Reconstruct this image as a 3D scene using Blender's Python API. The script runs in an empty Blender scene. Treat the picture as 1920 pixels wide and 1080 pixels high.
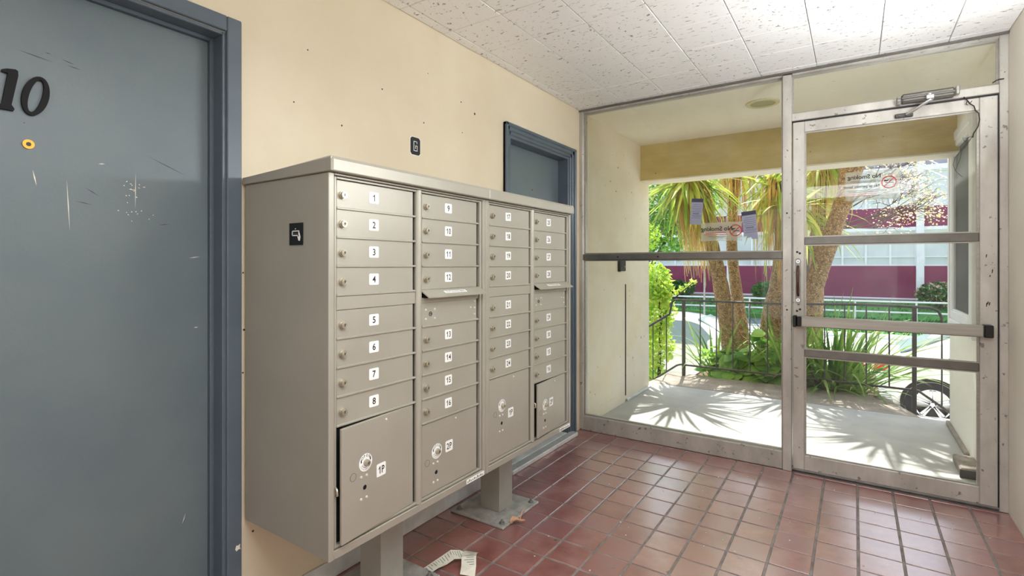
import bpy, bmesh, math, random
from mathutils import Vector, Matrix
random.seed(7)
S = bpy.context.scene
COL = S.collection
R = math.radians
PI = math.pi

# ------------------------------------------------------------------ camera, sky, sun, exposure
cam_d = bpy.data.cameras.new('camera')
cam_d.sensor_width = 36.0
cam_d.lens = 36.0 * 959.0 / 1920.0
cam_d.shift_y = -42.5 / 1920.0
cam_d.clip_start = 0.02
cam_d.clip_end = 400
cam = bpy.data.objects.new('camera', cam_d)
COL.objects.link(cam)
cam.location = (1.78, 0.0, 1.276)
cam.rotation_euler = (R(90), 0, math.atan2(642, 959))
S.camera = cam

SUN_EL = 57.0
w = bpy.data.worlds.new('sky')
S.world = w
w.use_nodes = True
wn = w.node_tree
wn.nodes.clear()
sky = wn.nodes.new('ShaderNodeTexSky')
sky.sky_type = 'NISHITA'
sky.sun_disc = False
sky.sun_elevation = R(SUN_EL)
sky.sun_rotation = R(-11)
sky.air_density = 1.0
sky.dust_density = 2.0
bg = wn.nodes.new('ShaderNodeBackground')
bg.inputs['Strength'].default_value = 0.25
out = wn.nodes.new('ShaderNodeOutputWorld')
hs = wn.nodes.new('ShaderNodeHueSaturation'); hs.inputs['Saturation'].default_value = 0.62
wn.links.new(sky.outputs[0], hs.inputs['Color']); wn.links.new(hs.outputs[0], bg.inputs[0])
wn.links.new(bg.outputs[0], out.inputs[0])

sun_d = bpy.data.lights.new('sun', 'SUN')
sun_d.energy = 5.2
sun_d.angle = R(0.5)
sun_d.color = (1.0, 0.955, 0.89)
sun = bpy.data.objects.new('sun', sun_d)
COL.objects.link(sun)
sd = Vector((-0.20 * math.cos(R(SUN_EL)), 0.98 * math.cos(R(SUN_EL)), math.sin(R(SUN_EL))))
sun.rotation_euler = sd.to_track_quat('Z', 'Y').to_euler()

def area(name, loc, rot, sx, sy, power, color):
    d = bpy.data.lights.new(name, 'AREA')
    d.shape = 'RECTANGLE'; d.size = sx; d.size_y = sy; d.energy = power; d.color = color
    o = bpy.data.objects.new(name, d); COL.objects.link(o)
    o.location = loc; o.rotation_euler = rot
    return o
# unseen fill lights added to brighten the lobby
area('added_fill_up', (1.72, 0.55, 2.16), (R(180), 0, 0), 1.1, 1.1, 4.5, (0.90, 0.95, 1.0))
area('added_fill_down', (1.72, 0.55, 2.09), (0, 0, 0), 1.1, 1.1, 19, (0.90, 0.95, 1.0))
area('added_fill_right', (2.385, 2.36, 1.84), (0, R(138), 0), .09,   .9, 15, (0.88, 0.94, 1.0))
area('added_fill_back', (1.4, -2.1, 1.3), (R(90), 0, 0), 1.8, 1.8, 6, (0.92, 0.96, 1.0))

S.view_settings.view_transform = 'Standard'
S.view_settings.look = 'None'
S.view_settings.exposure = 0.95
S.view_settings.gamma = 1.0
S.view_settings.use_curve_mapping = False
S.cycles.max_bounces = 10
S.cycles.diffuse_bounces = 6
S.cycles.transparent_max_bounces = 24
S.cycles.use_denoising = True

# ------------------------------------------------------------------ materials
def srgb(r, g, b):
    f = lambda c: (c / 255 / 12.92) if c / 255 <= 0.04045 else ((c / 255 + 0.055) / 1.055) ** 2.4
    return (f(r), f(g), f(b), 1.0)

class NT:
    def __init__(s, name):
        s.m = bpy.data.materials.new(name); s.m.use_nodes = True
        s.t = s.m.node_tree; s.t.nodes.clear()
        s.out = s.n('ShaderNodeOutputMaterial')
    def n(s, typ, **kw):
        nd = s.t.nodes.new(typ)
        for k, v in kw.items():
            if k in nd.inputs: nd.inputs[k].default_value = v
            else: setattr(nd, k, v)
        return nd
    def l(s, a, b): s.t.links.new(a, b)

def tile_mat(name, c1, c2, spk, seed):
    m = mat(name, c1, c2, 8, 0.42, bump=0.10, bscale=70, rough2=0.55, specks=spk, speck_scale=18, speck_at=0.70, dist=0.002)
    p = [n for n in m.node_tree.nodes if n.type == 'BSDF_PRINCIPLED'][0]
    p.inputs['Coat Weight'].default_value = 1.0; p.inputs['Coat Roughness'].default_value = 0.22; p.inputs['Coat IOR'].default_value = 2.3
    return m

def mat(name, c1, c2=None, scale=8.0, rough=0.6, metal=0.0, bump=0.0, bscale=60.0, specks=None, speck_scale=40.0,
        speck_at=0.72, stretch=(1, 1, 1), rough2=None, detail=6.0, coat=0.0, contrast=(0.35, 0.65), spec=0.5, dist=0.004):
    k = NT(name)
    p = k.n('ShaderNodeBsdfPrincipled', Roughness=rough, Metallic=metal)
    p.inputs['Specular IOR Level'].default_value = spec
    if coat: p.inputs['Coat Weight'].default_value = coat
    p.inputs['Base Color'].default_value = c1
    k.l(p.outputs[0], k.out.inputs[0])
    g = k.n('ShaderNodeNewGeometry')
    mp = k.n('ShaderNodeMapping'); mp.inputs['Scale'].default_value = stretch
    k.l(g.outputs['Position'], mp.inputs[0])
    if c2 is not None:
        nz = k.n('ShaderNodeTexNoise', Scale=scale, Detail=detail, Roughness=0.6)
        k.l(mp.outputs[0], nz.inputs['Vector'])
        cr = k.n('ShaderNodeValToRGB')
        cr.color_ramp.elements[0].position = contrast[0]; cr.color_ramp.elements[0].color = c1
        cr.color_ramp.elements[1].position = contrast[1]; cr.color_ramp.elements[1].color = c2
        k.l(nz.outputs[0], cr.inputs[0])
        last = cr.outputs[0]
        if specks is not None:
            n2 = k.n('ShaderNodeTexNoise', Scale=speck_scale, Detail=3.0, Roughness=0.5)
            k.l(g.outputs['Position'], n2.inputs['Vector'])
            c3 = k.n('ShaderNodeValToRGB')
            c3.color_ramp.elements[0].position = speck_at; c3.color_ramp.elements[0].color = (0, 0, 0, 1)
            c3.color_ramp.elements[1].position = speck_at + 0.04; c3.color_ramp.elements[1].color = (1, 1, 1, 1)
            k.l(n2.outputs[0], c3.inputs[0])
            mx = k.n('ShaderNodeMixRGB'); mx.inputs[2].default_value = specks
            k.l(c3.outputs[0], mx.inputs[0]); k.l(last, mx.inputs[1])
            last = mx.outputs[0]
        k.l(last, p.inputs['Base Color'])
        if rough2 is not None:
            mr = k.n('ShaderNodeMapRange'); mr.inputs['To Min'].default_value = rough; mr.inputs['To Max'].default_value = rough2
            mr.inputs['From Min'].default_value = 0.3; mr.inputs['From Max'].default_value = 0.7
            k.l(nz.outputs[0], mr.inputs['Value']); k.l(mr.outputs[0], p.inputs['Roughness'])
    if bump:
        nb = k.n('ShaderNodeTexNoise', Scale=bscale, Detail=4.0)
        k.l(mp.outputs[0], nb.inputs['Vector'])
        b = k.n('ShaderNodeBump', Strength=bump, Distance=dist)
        k.l(nb.outputs[0], b.inputs['Height']); k.l(b.outputs[0], p.inputs['Normal'])
    return k.m

def ceil_mat(name, stretch):
    k = NT(name)
    p = k.n('ShaderNodeBsdfPrincipled', Roughness=0.42); k.l(p.outputs[0], k.out.inputs[0])
    p.inputs['Specular IOR Level'].default_value = 0.4
    g = k.n('ShaderNodeNewGeometry'); mp = k.n('ShaderNodeMapping'); mp.inputs['Scale'].default_value = stretch
    k.l(g.outputs['Position'], mp.inputs[0])
    nz = k.n('ShaderNodeTexNoise', Scale=50.0, Detail=2.5, Roughness=0.6, Distortion=0.7)
    k.l(mp.outputs[0], nz.inputs['Vector'])
    cr = k.n('ShaderNodeValToRGB')
    e = cr.color_ramp.elements
    e[0].position = 0.325; e[0].color = (0.26, 0.23, 0.20, 1)
    e[1].position = 0.37; e[1].color = (0.86, 0.84, 0.81, 1)
    k.l(nz.outputs[0], cr.inputs[0])
    k.l(cr.outputs[0], p.inputs['Base Color'])
    n2 = k.n('ShaderNodeTexNoise', Scale=90.0, Detail=3.0)
    k.l(g.outputs['Position'], n2.inputs['Vector'])
    ad = k.n('ShaderNodeMath', operation='ADD')
    mul = k.n('ShaderNodeMath', operation='MULTIPLY'); mul.inputs[1].default_value = 0.5
    k.l(n2.outputs[0], mul.inputs[0])
    c2 = k.n('ShaderNodeMapRange'); c2.inputs['From Min'].default_value = 0.32; c2.inputs['From Max'].default_value = 0.40
    k.l(nz.outputs[0], c2.inputs['Value'])
    k.l(c2.outputs[0], ad.inputs[0]); k.l(mul.outputs[0], ad.inputs[1])
    b = k.n('ShaderNodeBump', Strength=0.55, Distance=0.003)
    k.l(ad.outputs[0], b.inputs['Height']); k.l(b.outputs[0], p.inputs['Normal'])
    return k.m

def leaf_mat(name, c1, c2, trans=0.45, scale=3.0, rough=0.45):
    k = NT(name)
    g = k.n('ShaderNodeNewGeometry'); oi = k.n('ShaderNodeObjectInfo')
    nz = k.n('ShaderNodeTexNoise', Scale=scale, Detail=3.0)
    k.l(g.outputs['Position'], nz.inputs['Vector'])
    ad = k.n('ShaderNodeMath', operation='MULTIPLY_ADD'); ad.inputs[1].default_value = 0.35
    sb = k.n('ShaderNodeMath', operation='SUBTRACT'); sb.inputs[1].default_value = 0.18
    k.l(oi.outputs['Random'], ad.inputs[0]); k.l(nz.outputs[0], ad.inputs[2]); k.l(ad.outputs[0], sb.inputs[0])
    cr = k.n('ShaderNodeValToRGB')
    cr.color_ramp.elements[0].position = 0.3; cr.color_ramp.elements[0].color = c1
    cr.color_ramp.elements[1].position = 0.7; cr.color_ramp.elements[1].color = c2
    k.l(sb.outputs[0], cr.inputs[0])
    p = k.n('ShaderNodeBsdfPrincipled', Roughness=rough)
    tr = k.n('ShaderNodeBsdfTranslucent')
    k.l(cr.outputs[0], p.inputs['Base Color']); k.l(cr.outputs[0], tr.inputs[0])
    mx = k.n('ShaderNodeMixShader'); mx.inputs[0].default_value = trans
    k.l(p.outputs[0], mx.inputs[1]); k.l(tr.outputs[0], mx.inputs[2]); k.l(mx.outputs[0], k.out.inputs[0])
    return k.m

def glass_mat(name, tint=(0.95, 0.97, 0.96, 1), refl=0.07, dirt=0.025):
    k = NT(name)
    tr = k.n('ShaderNodeBsdfTransparent'); tr.inputs[0].default_value = tint
    gl = k.n('ShaderNodeBsdfGlossy', Roughness=0.02)
    fr = k.n('ShaderNodeFresnel', IOR=1.35)
    mx = k.n('ShaderNodeMixShader')
    k.l(fr.outputs[0], mx.inputs[0]); k.l(tr.outputs[0], mx.inputs[1]); k.l(gl.outputs[0], mx.inputs[2])
    df = k.n('ShaderNodeBsdfDiffuse'); df.inputs[0].default_value = (0.8, 0.8, 0.78, 1)
    g = k.n('ShaderNodeNewGeometry'); nz = k.n('ShaderNodeTexNoise', Scale=2.2, Detail=7.0, Roughness=0.7)
    k.l(g.outputs['Position'], nz.inputs['Vector'])
    mr = k.n('ShaderNodeMapRange'); mr.inputs['From Min'].default_value = 0.5; mr.inputs['From Max'].default_value = 0.85
    mr.inputs['To Max'].default_value = dirt * 3
    k.l(nz.outputs[0], mr.inputs['Value'])
    m2 = k.n('ShaderNodeMixShader')
    k.l(mr.outputs[0], m2.inputs[0]); k.l(mx.outputs[0], m2.inputs[1]); k.l(df.outputs[0], m2.inputs[2])
    k.l(m2.outputs[0], k.out.inputs[0])
    return k.m

def emis(name, col, s):
    k = NT(name); e = k.n('ShaderNodeEmission', Strength=s); e.inputs[0].default_value = col
    k.l(e.outputs[0], k.out.inputs[0]); return k.m

def film_mat(name, col, alpha):
    k = NT(name); tr = k.n('ShaderNodeBsdfTransparent'); df = k.n('ShaderNodeBsdfDiffuse'); df.inputs[0].default_value = col
    tl = k.n('ShaderNodeBsdfTranslucent'); tl.inputs[0].default_value = col
    a = k.n('ShaderNodeMixShader'); a.inputs[0].default_value = 0.5
    k.l(df.outputs[0], a.inputs[1]); k.l(tl.outputs[0], a.inputs[2])
    mx = k.n('ShaderNodeMixShader'); mx.inputs[0].default_value = alpha
    k.l(tr.outputs[0], mx.inputs[1]); k.l(a.outputs[0], mx.inputs[2]); k.l(mx.outputs[0], k.out.inputs[0]); return k.m

M = {}
M['wall'] = mat('cream_plaster', srgb(212, 198, 170), srgb(220, 207, 181), 1.6, 0.55, bump=0.25, bscale=28, specks=srgb(150, 130, 98), speck_scale=16, speck_at=0.77)
M['wall_pale'] = mat('pale_cream_plaster', srgb(242, 235, 220), srgb(247, 242, 230), 1.6, 0.6, bump=0.3, bscale=26)
M['porch'] = mat('porch_stucco', srgb(234, 220, 192), srgb(240, 230, 212), 2.2, 0.8, bump=0.6, bscale=45, specks=srgb(160, 142, 104), speck_scale=22, speck_at=0.70)
M['beam'] = mat('beam_stucco', srgb(196, 172, 106), srgb(214, 191, 128), 3.0, 0.8, bump=0.6, bscale=30, stretch=(1, 1, 3), specks=srgb(130, 108, 64), speck_scale=18, speck_at=0.72)
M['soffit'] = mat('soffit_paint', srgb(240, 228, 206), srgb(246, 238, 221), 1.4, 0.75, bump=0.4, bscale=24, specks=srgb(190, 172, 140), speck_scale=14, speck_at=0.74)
M['ceil_a'] = ceil_mat('fissured_tile_a', (0.45, 1.6, 1.0))
M['ceil_b'] = ceil_mat('fissured_tile_b', (0.8, 1.1, 1.0))
M['ceil_gap'] = mat('ceiling_backing', srgb(120, 112, 100))
M['grout'] = mat('grout', srgb(112, 106, 100), srgb(150, 146, 142), 14, 0.85, bump=0.5, bscale=200)
M['tile_a'] = tile_mat('quarry_tile_a', srgb(140, 80, 72), srgb(164, 112, 106), srgb(84, 64, 64), 1)
M['tile_b'] = tile_mat('quarry_tile_b', srgb(130, 72, 66), srgb(154, 102, 96), srgb(88, 66, 62), 2)
M['tile_c'] = tile_mat('quarry_tile_c', srgb(148, 88, 80), srgb(146, 100, 100), srgb(92, 74, 74), 3)
M['blue'] = mat('slate_blue_paint', srgb(94, 107, 112), srgb(102, 114, 117), 3.0, 0.38, bump=0.08, bscale=120)
M['blue_trim'] = mat('slate_blue_trim', srgb(80, 92, 102), srgb(88, 100, 110), 5.0, 0.34, bump=0.08, bscale=90)
M['box'] = mat('taupe_powder_coat', srgb(168, 163, 150), srgb(174, 169, 156), 4.0, 0.36, metal=0.25, bump=0.05, bscale=500)
M['box_dark'] = mat('taupe_shadow_gap', srgb(58, 54, 47), rough=0.6)
M['black'] = mat('black_plastic', srgb(18, 18, 19), rough=0.4)
M['void'] = mat('hollow_inside', srgb(8, 8, 8), rough=0.9)
M['label'] = mat('white_label', srgb(244, 244, 240), rough=0.5)
M['ink'] = mat('black_ink', srgb(16, 16, 18), rough=0.5)
M['ink_grey'] = mat('grey_ink', srgb(110, 110, 108), rough=0.6)
M['red'] = mat('red_ink', srgb(206, 28, 40), rough=0.5)
M['pinkline'] = mat('red_fine_print', srgb(214, 110, 100), rough=0.6)
M['lock'] = mat('lock_metal', srgb(190, 182, 164), rough=0.3, metal=0.7)
M['rivet'] = mat('painted_rivet', srgb(206, 200, 186), rough=0.4)
M['figure'] = mat('black_figure', srgb(12, 12, 13), rough=0.6, spec=0.25)
M['alu'] = mat('grimy_aluminium', srgb(208, 204, 196), srgb(178, 173, 165), 6, 0.38, metal=0.45, bump=0.08, bscale=140, rough2=0.55, specks=srgb(136, 129, 119), speck_scale=34, speck_at=0.66, stretch=(1, 1, 0.4))
M['alu_clean'] = mat('brushed_aluminium', srgb(176, 172, 163), srgb(160, 156, 148), 20, 0.32, metal=0.5, stretch=(0.2, 1, 3))
M['alu_dark'] = mat('dark_anodised_rail', srgb(126, 123, 116), srgb(110, 107, 102), 8, 0.35, metal=0.5)
M['chrome'] = mat('bright_steel', srgb(215, 215, 214), rough=0.2, metal=0.85)
M['steel'] = mat('galvanised_steel', srgb(160, 160, 158), srgb(134, 134, 132), 20, 0.4, metal=0.7, bump=0.1)
M['post'] = mat('pedestal_grey_paint', srgb(168, 166, 156), srgb(158, 156, 147), 9, 0.42, metal=0.2, bump=0.06, bscale=140)
M['plate'] = mat('worn_base_plate', srgb(186, 184, 178), srgb(146, 144, 138), 16, 0.5, metal=0.1, bump=0.2, bscale=90)
M['brass'] = mat('brass', srgb(196, 140, 60), rough=0.4, metal=0.9)
M['base'] = mat('baseboard_paint', srgb(226, 227, 226), srgb(200, 200, 196), 9, 0.4, bump=0.15)
M['glass'] = glass_mat('clear_glass')
M['glass_dark'] = mat('dark_screened_glass', srgb(70, 71, 72), srgb(84, 85, 86), 2.0, 0.5, spec=0.3)
M['conc'] = mat('porch_concrete', srgb(166, 165, 162), srgb(180, 179, 175), 3.0, 0.85, bump=0.4, bscale=60, specks=srgb(150, 148, 142), speck_scale=30, speck_at=0.72)
M['conc_rough'] = mat('rough_concrete', srgb(136, 126, 116), srgb(158, 148, 138), 8.0, 0.9, bump=0.7, bscale=90, specks=srgb(110, 100, 92), speck_scale=50, speck_at=0.62)  # base darkened with the plants' shade over the outer slab
M['street'] = mat('pale_street', srgb(196, 194, 190), srgb(206, 205, 202), 0.6, 0.9, bump=0.3, bscale=30)
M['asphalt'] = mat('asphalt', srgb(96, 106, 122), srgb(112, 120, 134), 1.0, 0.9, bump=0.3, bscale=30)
M['grass'] = mat('lawn_green', srgb(52, 120, 50), srgb(86, 150, 66), 1.5, 0.9, bump=0.8, bscale=60)
M['soil'] = mat('planting_soil', srgb(84, 66, 50), srgb(112, 90, 68), 6, 0.95, bump=0.8, bscale=40)
M['white'] = mat('white_paint', srgb(240, 240, 240), srgb(230, 230, 230), 3, 0.5)
M['maroon'] = mat('maroon_panel', srgb(120, 26, 68), srgb(134, 38, 80), 0.8, 0.55, bump=0.1)
M['mauve'] = mat('grey_mauve_panel', srgb(150, 146, 160), srgb(160, 156, 168), 0.8, 0.6)
M['win'] = mat('far_window_glass', srgb(196, 206, 204), srgb(222, 226, 224), 0.6, 0.3, spec=0.4)
M['iron'] = mat('dark_iron_rail', srgb(66, 64, 64), srgb(82, 80, 78), 12, 0.45, metal=0.3)
M['bark'] = mat('rough_bark', srgb(172, 138, 98), srgb(104, 80, 58), 26, 0.9, bump=1.0, bscale=60, specks=srgb(200, 176, 140), speck_scale=70, speck_at=0.58, dist=0.02)
M['bark_dark'] = mat('dark_bark', srgb(92, 76, 64), srgb(70, 58, 50), 20, 0.9, bump=0.8, bscale=40)
M['leaf'] = leaf_mat('sword_leaf_green', srgb(126, 158, 56), srgb(206, 208, 104), 0.5)
M['leaf_dead'] = leaf_mat('dry_leaf', srgb(188, 132, 70), srgb(222, 184, 118), 0.4)
M['leaf_iris'] = leaf_mat('strap_leaf_green', srgb(74, 122, 50), srgb(158, 186, 92), 0.45)
M['leaf_broad'] = leaf_mat('broad_leaf_green', srgb(92, 156, 60), srgb(172, 212, 96), 0.45)
M['leaf_lime'] = leaf_mat('lime_leaf', srgb(168, 204, 70), srgb(226, 236, 132), 0.5, 6)
M['leaf_tree'] = leaf_mat('tree_leaf_green', srgb(48, 116, 36), srgb(128, 184, 66), 0.45, 5)
M['leaf_hedge'] = leaf_mat('hedge_leaf', srgb(48, 104, 44), srgb(96, 150, 72), 0.3, 6)
M['leaf_blossom'] = leaf_mat('pale_blossom', srgb(214, 166, 124), srgb(244, 226, 206), 0.4, 6)
M['car'] = mat('white_car_paint', srgb(232, 230, 222), rough=0.15, coat=0.6)
M['car_glass'] = mat('car_glass', srgb(132, 150, 148), rough=0.06, spec=0.9)
M['tyre'] = mat('tyre_rubber', srgb(34, 34, 36), rough=0.8)
M['rim'] = mat('alloy_rim', srgb(206, 208, 212), rough=0.25, metal=0.6)
M['tail'] = mat('tail_lamp_red', srgb(214, 30, 44), rough=0.12)
M['paper'] = mat('printed_paper', srgb(232, 228, 212), srgb(222, 218, 200), 30, 0.7)
M['notice'] = mat('notice_back', srgb(140, 142, 160), srgb(148, 150, 168), 8, 0.7)
M['notice_head'] = mat('notice_header', srgb(58, 58, 78), rough=0.7)
M['film'] = film_mat('clear_sticker_film', (0.86, 0.84, 0.8, 1), 0.32)
M['leafdry'] = mat('curled_dry_leaf', srgb(186, 140, 110), srgb(210, 168, 136), 30, 0.8)
M['lamp_trim'] = mat('downlight_trim', srgb(214, 200, 156), rough=0.5)
M['lamp_in'] = mat('downlight_lens', srgb(168, 158, 112), rough=0.5)
M['wire'] = mat('black_wire', srgb(40, 34, 30), rough=0.5)
M['wood_pull'] = mat('worn_bronze_pull', srgb(92, 58, 44), rough=0.35, metal=0.4)
M['roof'] = mat('exterior_render', srgb(210, 200, 176), rough=0.85)
M['scratch'] = mat('bare_scratch', srgb(226, 220, 204), rough=0.6)
M['scuff'] = mat('dark_scuff', srgb(54, 62, 68), rough=0.6)
M['dirt'] = mat('wall_chip', srgb(70, 54, 40), rough=0.8)

# ------------------------------------------------------------------ mesh helper
class MB:
    def __init__(s): s.v = []; s.f = []; s.mi = []; s.sm = []
    def add(s, vs, fs, mi=0, smooth=False):
        b = len(s.v); s.v += [tuple(v) for v in vs]
        for f in fs: s.f.append([b + i for i in f]); s.mi.append(mi); s.sm.append(smooth)
        return s
    def box(s, x0, y0, z0, x1, y1, z1, mi=0):
        x0, x1 = sorted((x0, x1)); y0, y1 = sorted((y0, y1)); z0, z1 = sorted((z0, z1))
        v = [(x0, y0, z0), (x1, y0, z0), (x1, y1, z0), (x0, y1, z0), (x0, y0, z1), (x1, y0, z1), (x1, y1, z1), (x0, y1, z1)]
        return s.add(v, [(0, 3, 2, 1), (4, 5, 6, 7), (0, 1, 5, 4), (1, 2, 6, 5), (2, 3, 7, 6), (3, 0, 4, 7)], mi)
    def rbox(s, x0, y0, z0, x1, y1, z1, r=0.003, mi=0):
        x0, x1 = sorted((x0, x1)); y0, y1 = sorted((y0, y1)); z0, z1 = sorted((z0, z1))
        r = min(r, (x1 - x0) * .45, (y1 - y0) * .45, (z1 - z0) * .45)
        X = (x0, x1); Y = (y0, y1); Z = (z0, z1); sg = (1, -1)
        v = []; idx = {}
        for i in (0, 1):
            for j in (0, 1):
                for k in (0, 1):
                    for a in range(3):
                        p = [X[i], Y[j], Z[k]]
                        if a != 0: p[0] += sg[i] * r
                        if a != 1: p[1] += sg[j] * r
                        if a != 2: p[2] += sg[k] * r
                        idx[(i, j, k, a)] = len(v); v.append(tuple(p))
        f = []
        for a in range(3):
            for side in (0, 1):
                q = []
                for (p, t) in ((0, 0), (1, 0), (1, 1), (0, 1)):
                    key = [p, t]; key.insert(a, side); q.append(idx[(key[0], key[1], key[2], a)])
                f.append(q)
        for a in range(3):           # edges along axis a
            b, c = [q for q in range(3) if q != a]
            for p in (0, 1):
                for t in (0, 1):
                    def K(end, who):
                        key = [0, 0, 0]; key[a] = end; key[b] = p; key[c] = t
                        return idx[(key[0], key[1], key[2], who)]
                    f.append([K(0, b), K(1, b), K(1, c), K(0, c)])
        for i in (0, 1):
            for j in (0, 1):
                for k in (0, 1):
                    f.append([idx[(i, j, k, 0)], idx[(i, j, k, 1)], idx[(i, j, k, 2)]])
        cx, cy, cz = (x0 + x1) / 2, (y0 + y1) / 2, (z0 + z1) / 2
        C = Vector((cx, cy, cz)); ff = []
        for q in f:
            P = [Vector(v[i]) for i in q]; n = (P[1] - P[0]).cross(P[2] - P[0]); m = sum(P, Vector()) / len(P)
            ff.append(q if n.dot(m - C) > 0 else q[::-1])
        return s.add(v, ff, mi)
    def ring(s, c, ax, r, n, ph=0):
        ax = Vector(ax).normalized(); u = ax.orthogonal().normalized(); w_ = ax.cross(u)
        return [Vector(c) + u * (r * math.cos(ph + 2 * PI * i / n)) + w_ * (r * math.sin(ph + 2 * PI * i / n)) for i in range(n)]
    def cyl(s, p0, p1, r, n=16, r1=None, mi=0, smooth=True, cap=True):
        ax = Vector(p1) - Vector(p0); r1 = r if r1 is None else r1
        a = s.ring(p0, ax, r, n); b = s.ring(p1, ax, r1, n)
        s.add(a + b, [(i, (i + 1) % n, n + (i + 1) % n, n + i) for i in range(n)], mi, smooth)
        if cap:
            s.add(a, [tuple(range(n))[::-1]], mi); s.add(b, [tuple(range(n))], mi)
        return s
    def annulus(s, c, ax, r0, r1, h, n=24, mi=0):
        ax = Vector(ax).normalized(); o = ax * h
        a = s.ring(c, ax, r0, n); b = s.ring(c, ax, r1, n)
        a2 = [p + o for p in a]; b2 = [p + o for p in b]
        q = lambda k, m, rev: [((i, (i + 1) % n, n + (i + 1) % n, n + i)[::-1] if rev else (i, (i + 1) % n, n + (i + 1) % n, n + i)) for i in range(n)]
        s.add(a2 + b2, q(0, 0, True), mi); s.add(b + b2, q(0, 0, False), mi); s.add(a + a2, q(0, 0, True), mi); s.add(a + b, q(0, 0, False), mi)
        return s
    def tube(s, pts, r, n=8, mi=0, taper=None):
        pts = [Vector(p) for p in pts]; N = len(pts); rings = []
        u = None
        for i, p in enumerate(pts):
            t = (pts[min(i + 1, N - 1)] - pts[max(i - 1, 0)]).normalized()
            if u is None: u = t.orthogonal().normalized()
            else:
                u = u - t * u.dot(t); u = u.normalized() if u.length > 1e-6 else t.orthogonal().normalized()
            w_ = t.cross(u)
            rr = r[i] if isinstance(r, (list, tuple)) else r
            rings.append([p + u * (rr * math.cos(2 * PI * j / n)) + w_ * (rr * math.sin(2 * PI * j / n)) for j in range(n)])
        vs = [q for rg in rings for q in rg]; fs = []
        for i in range(N - 1):
            for j in range(n): fs.append((i * n + j, i * n + (j + 1) % n, (i + 1) * n + (j + 1) % n, (i + 1) * n + j))
        s.add(vs, fs, mi, True)
        s.add(rings[0], [tuple(range(n))[::-1]], mi); s.add(rings[-1], [tuple(range(n))], mi)
        return s
    def prism(s, poly, fn, h, mi=0):
        """poly 2D (ccw), fn(u,v,d)->3D with d in (0,h) along the normal"""
        n = len(poly)
        a = [fn(u, v, 0) for u, v in poly]; b = [fn(u, v, h) for u, v in poly]
        s.add(a + b, [tuple(range(n))[::-1], tuple(range(n, 2 * n))] + [(i, (i + 1) % n, n + (i + 1) % n, n + i) for i in range(n)], mi)
        return s
    def mesh(s, name, mats, off=(0, 0, 0)):
        me = bpy.data.meshes.new(name)
        ox, oy, oz = off
        me.from_pydata([(x - ox, y - oy, z - oz) for x, y, z in s.v], [], s.f)
        for m in (mats if isinstance(mats, (list, tuple)) else [mats]): me.materials.append(m)
        me.polygons.foreach_set('material_index', s.mi); me.polygons.foreach_set('use_smooth', s.sm)
        me.update()
        return me

def link(name, me, parent=None, loc=(0, 0, 0), rot=None):
    o = bpy.data.objects.new(name, me); COL.objects.link(o)
    o.location = loc
    if rot is not None: o.rotation_euler = rot
    if parent is not None: o.parent = parent
    return o
def tag(o, label, cat, group=None, kind=None):
    o['label'] = label; o['category'] = cat
    if group: o['group'] = group
    if kind: o['kind'] = kind
    return o
def thing(name, label, cat, loc=(0, 0, 0), group=None, kind=None, rotz=0):
    o = bpy.data.objects.new(name, None); COL.objects.link(o); o.empty_display_size = 0.1
    o.location = loc; o.rotation_euler = (0, 0, rotz)
    return tag(o, label, cat, group, kind)
def wp(o):            # world location of an (unrotated) parent chain
    p = Vector(o.location)
    while o.parent is not None: o = o.parent; p += Vector(o.location)
    return p
def part(root, name, mb, mats):
    """mesh given in world coordinates, hung under root"""
    o = link(name, mb.mesh(name, mats, tuple(wp(root))), root); return o
def solo(name, mb, mats, label, cat, group=None, kind=None, loc=None):
    c = loc if loc is not None else (0, 0, 0)
    return tag(link(name, mb.mesh(name, mats, c), None, c), label, cat, group, kind)

_tc = {}
def text2d(txt, size, bold=0.0):
    """outline of a text, centred, as flat triangles in 2D"""
    key = (txt, size, bold)
    if key in _tc: return _tc[key]
    c = bpy.data.curves.new('t', 'FONT'); c.body = txt; c.size = size; c.offset = bold
    c.align_x = 'CENTER'; c.align_y = 'CENTER'; c.resolution_u = 3
    o = bpy.data.objects.new('t', c); COL.objects.link(o)
    dg = bpy.context.evaluated_depsgraph_get(); dg.update()
    me = bpy.data.meshes.new_from_object(o.evaluated_get(dg))
    vs = [(v.co.x, v.co.y) for v in me.vertices]; fs = [tuple(p.vertices) for p in me.polygons]
    bpy.data.objects.remove(o); bpy.data.meshes.remove(me); bpy.data.curves.remove(c)
    if vs:
        mx = (min(v[0] for v in vs) + max(v[0] for v in vs)) / 2; my = (min(v[1] for v in vs) + max(v[1] for v in vs)) / 2
        vs = [(a - mx, b - my) for a, b in vs]
    _tc[key] = (vs, fs); return vs, fs
def put_number(mb, txt, size, fn, mi=0, bold=0.0, sx=1.0):
    """plain grotesque figures; the figure one gets its flag"""
    adv = size * .60 * sx
    for i, ch in enumerate(txt):
        cx = (i - (len(txt) - 1) / 2) * adv; h = size * .365
        if ch == '1':
            t = size * .115
            P = [(.02 * size, -h), (.02 * size + t, -h), (.02 * size + t, h), (.04 * size, h), (-.03 * size, h - .11 * size), (-.17 * size, h - .19 * size), (-.17 * size, h - .30 * size), (.02 * size, h - .19 * size)]
            P = [(cx + a * (.5 + sx / 2) - .01 * size, c) for a, c in P]
            mb.add([fn(a, c) for a, c in P], [(0, 1, 2, 3, 7), (3, 4, 7), (4, 5, 6, 7)], mi)
        else:
            vs, fs = text2d(ch, size, bold); mb.add([fn(cx + u * sx, v) for u, v in vs], fs, mi)
def put_text(mb, txt, size, fn, mi=0, bold=0.0, sx=1.0):
    vs, fs = text2d(txt, size, bold)
    mb.add([fn(u * sx, v) for u, v in vs], fs, mi)

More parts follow.
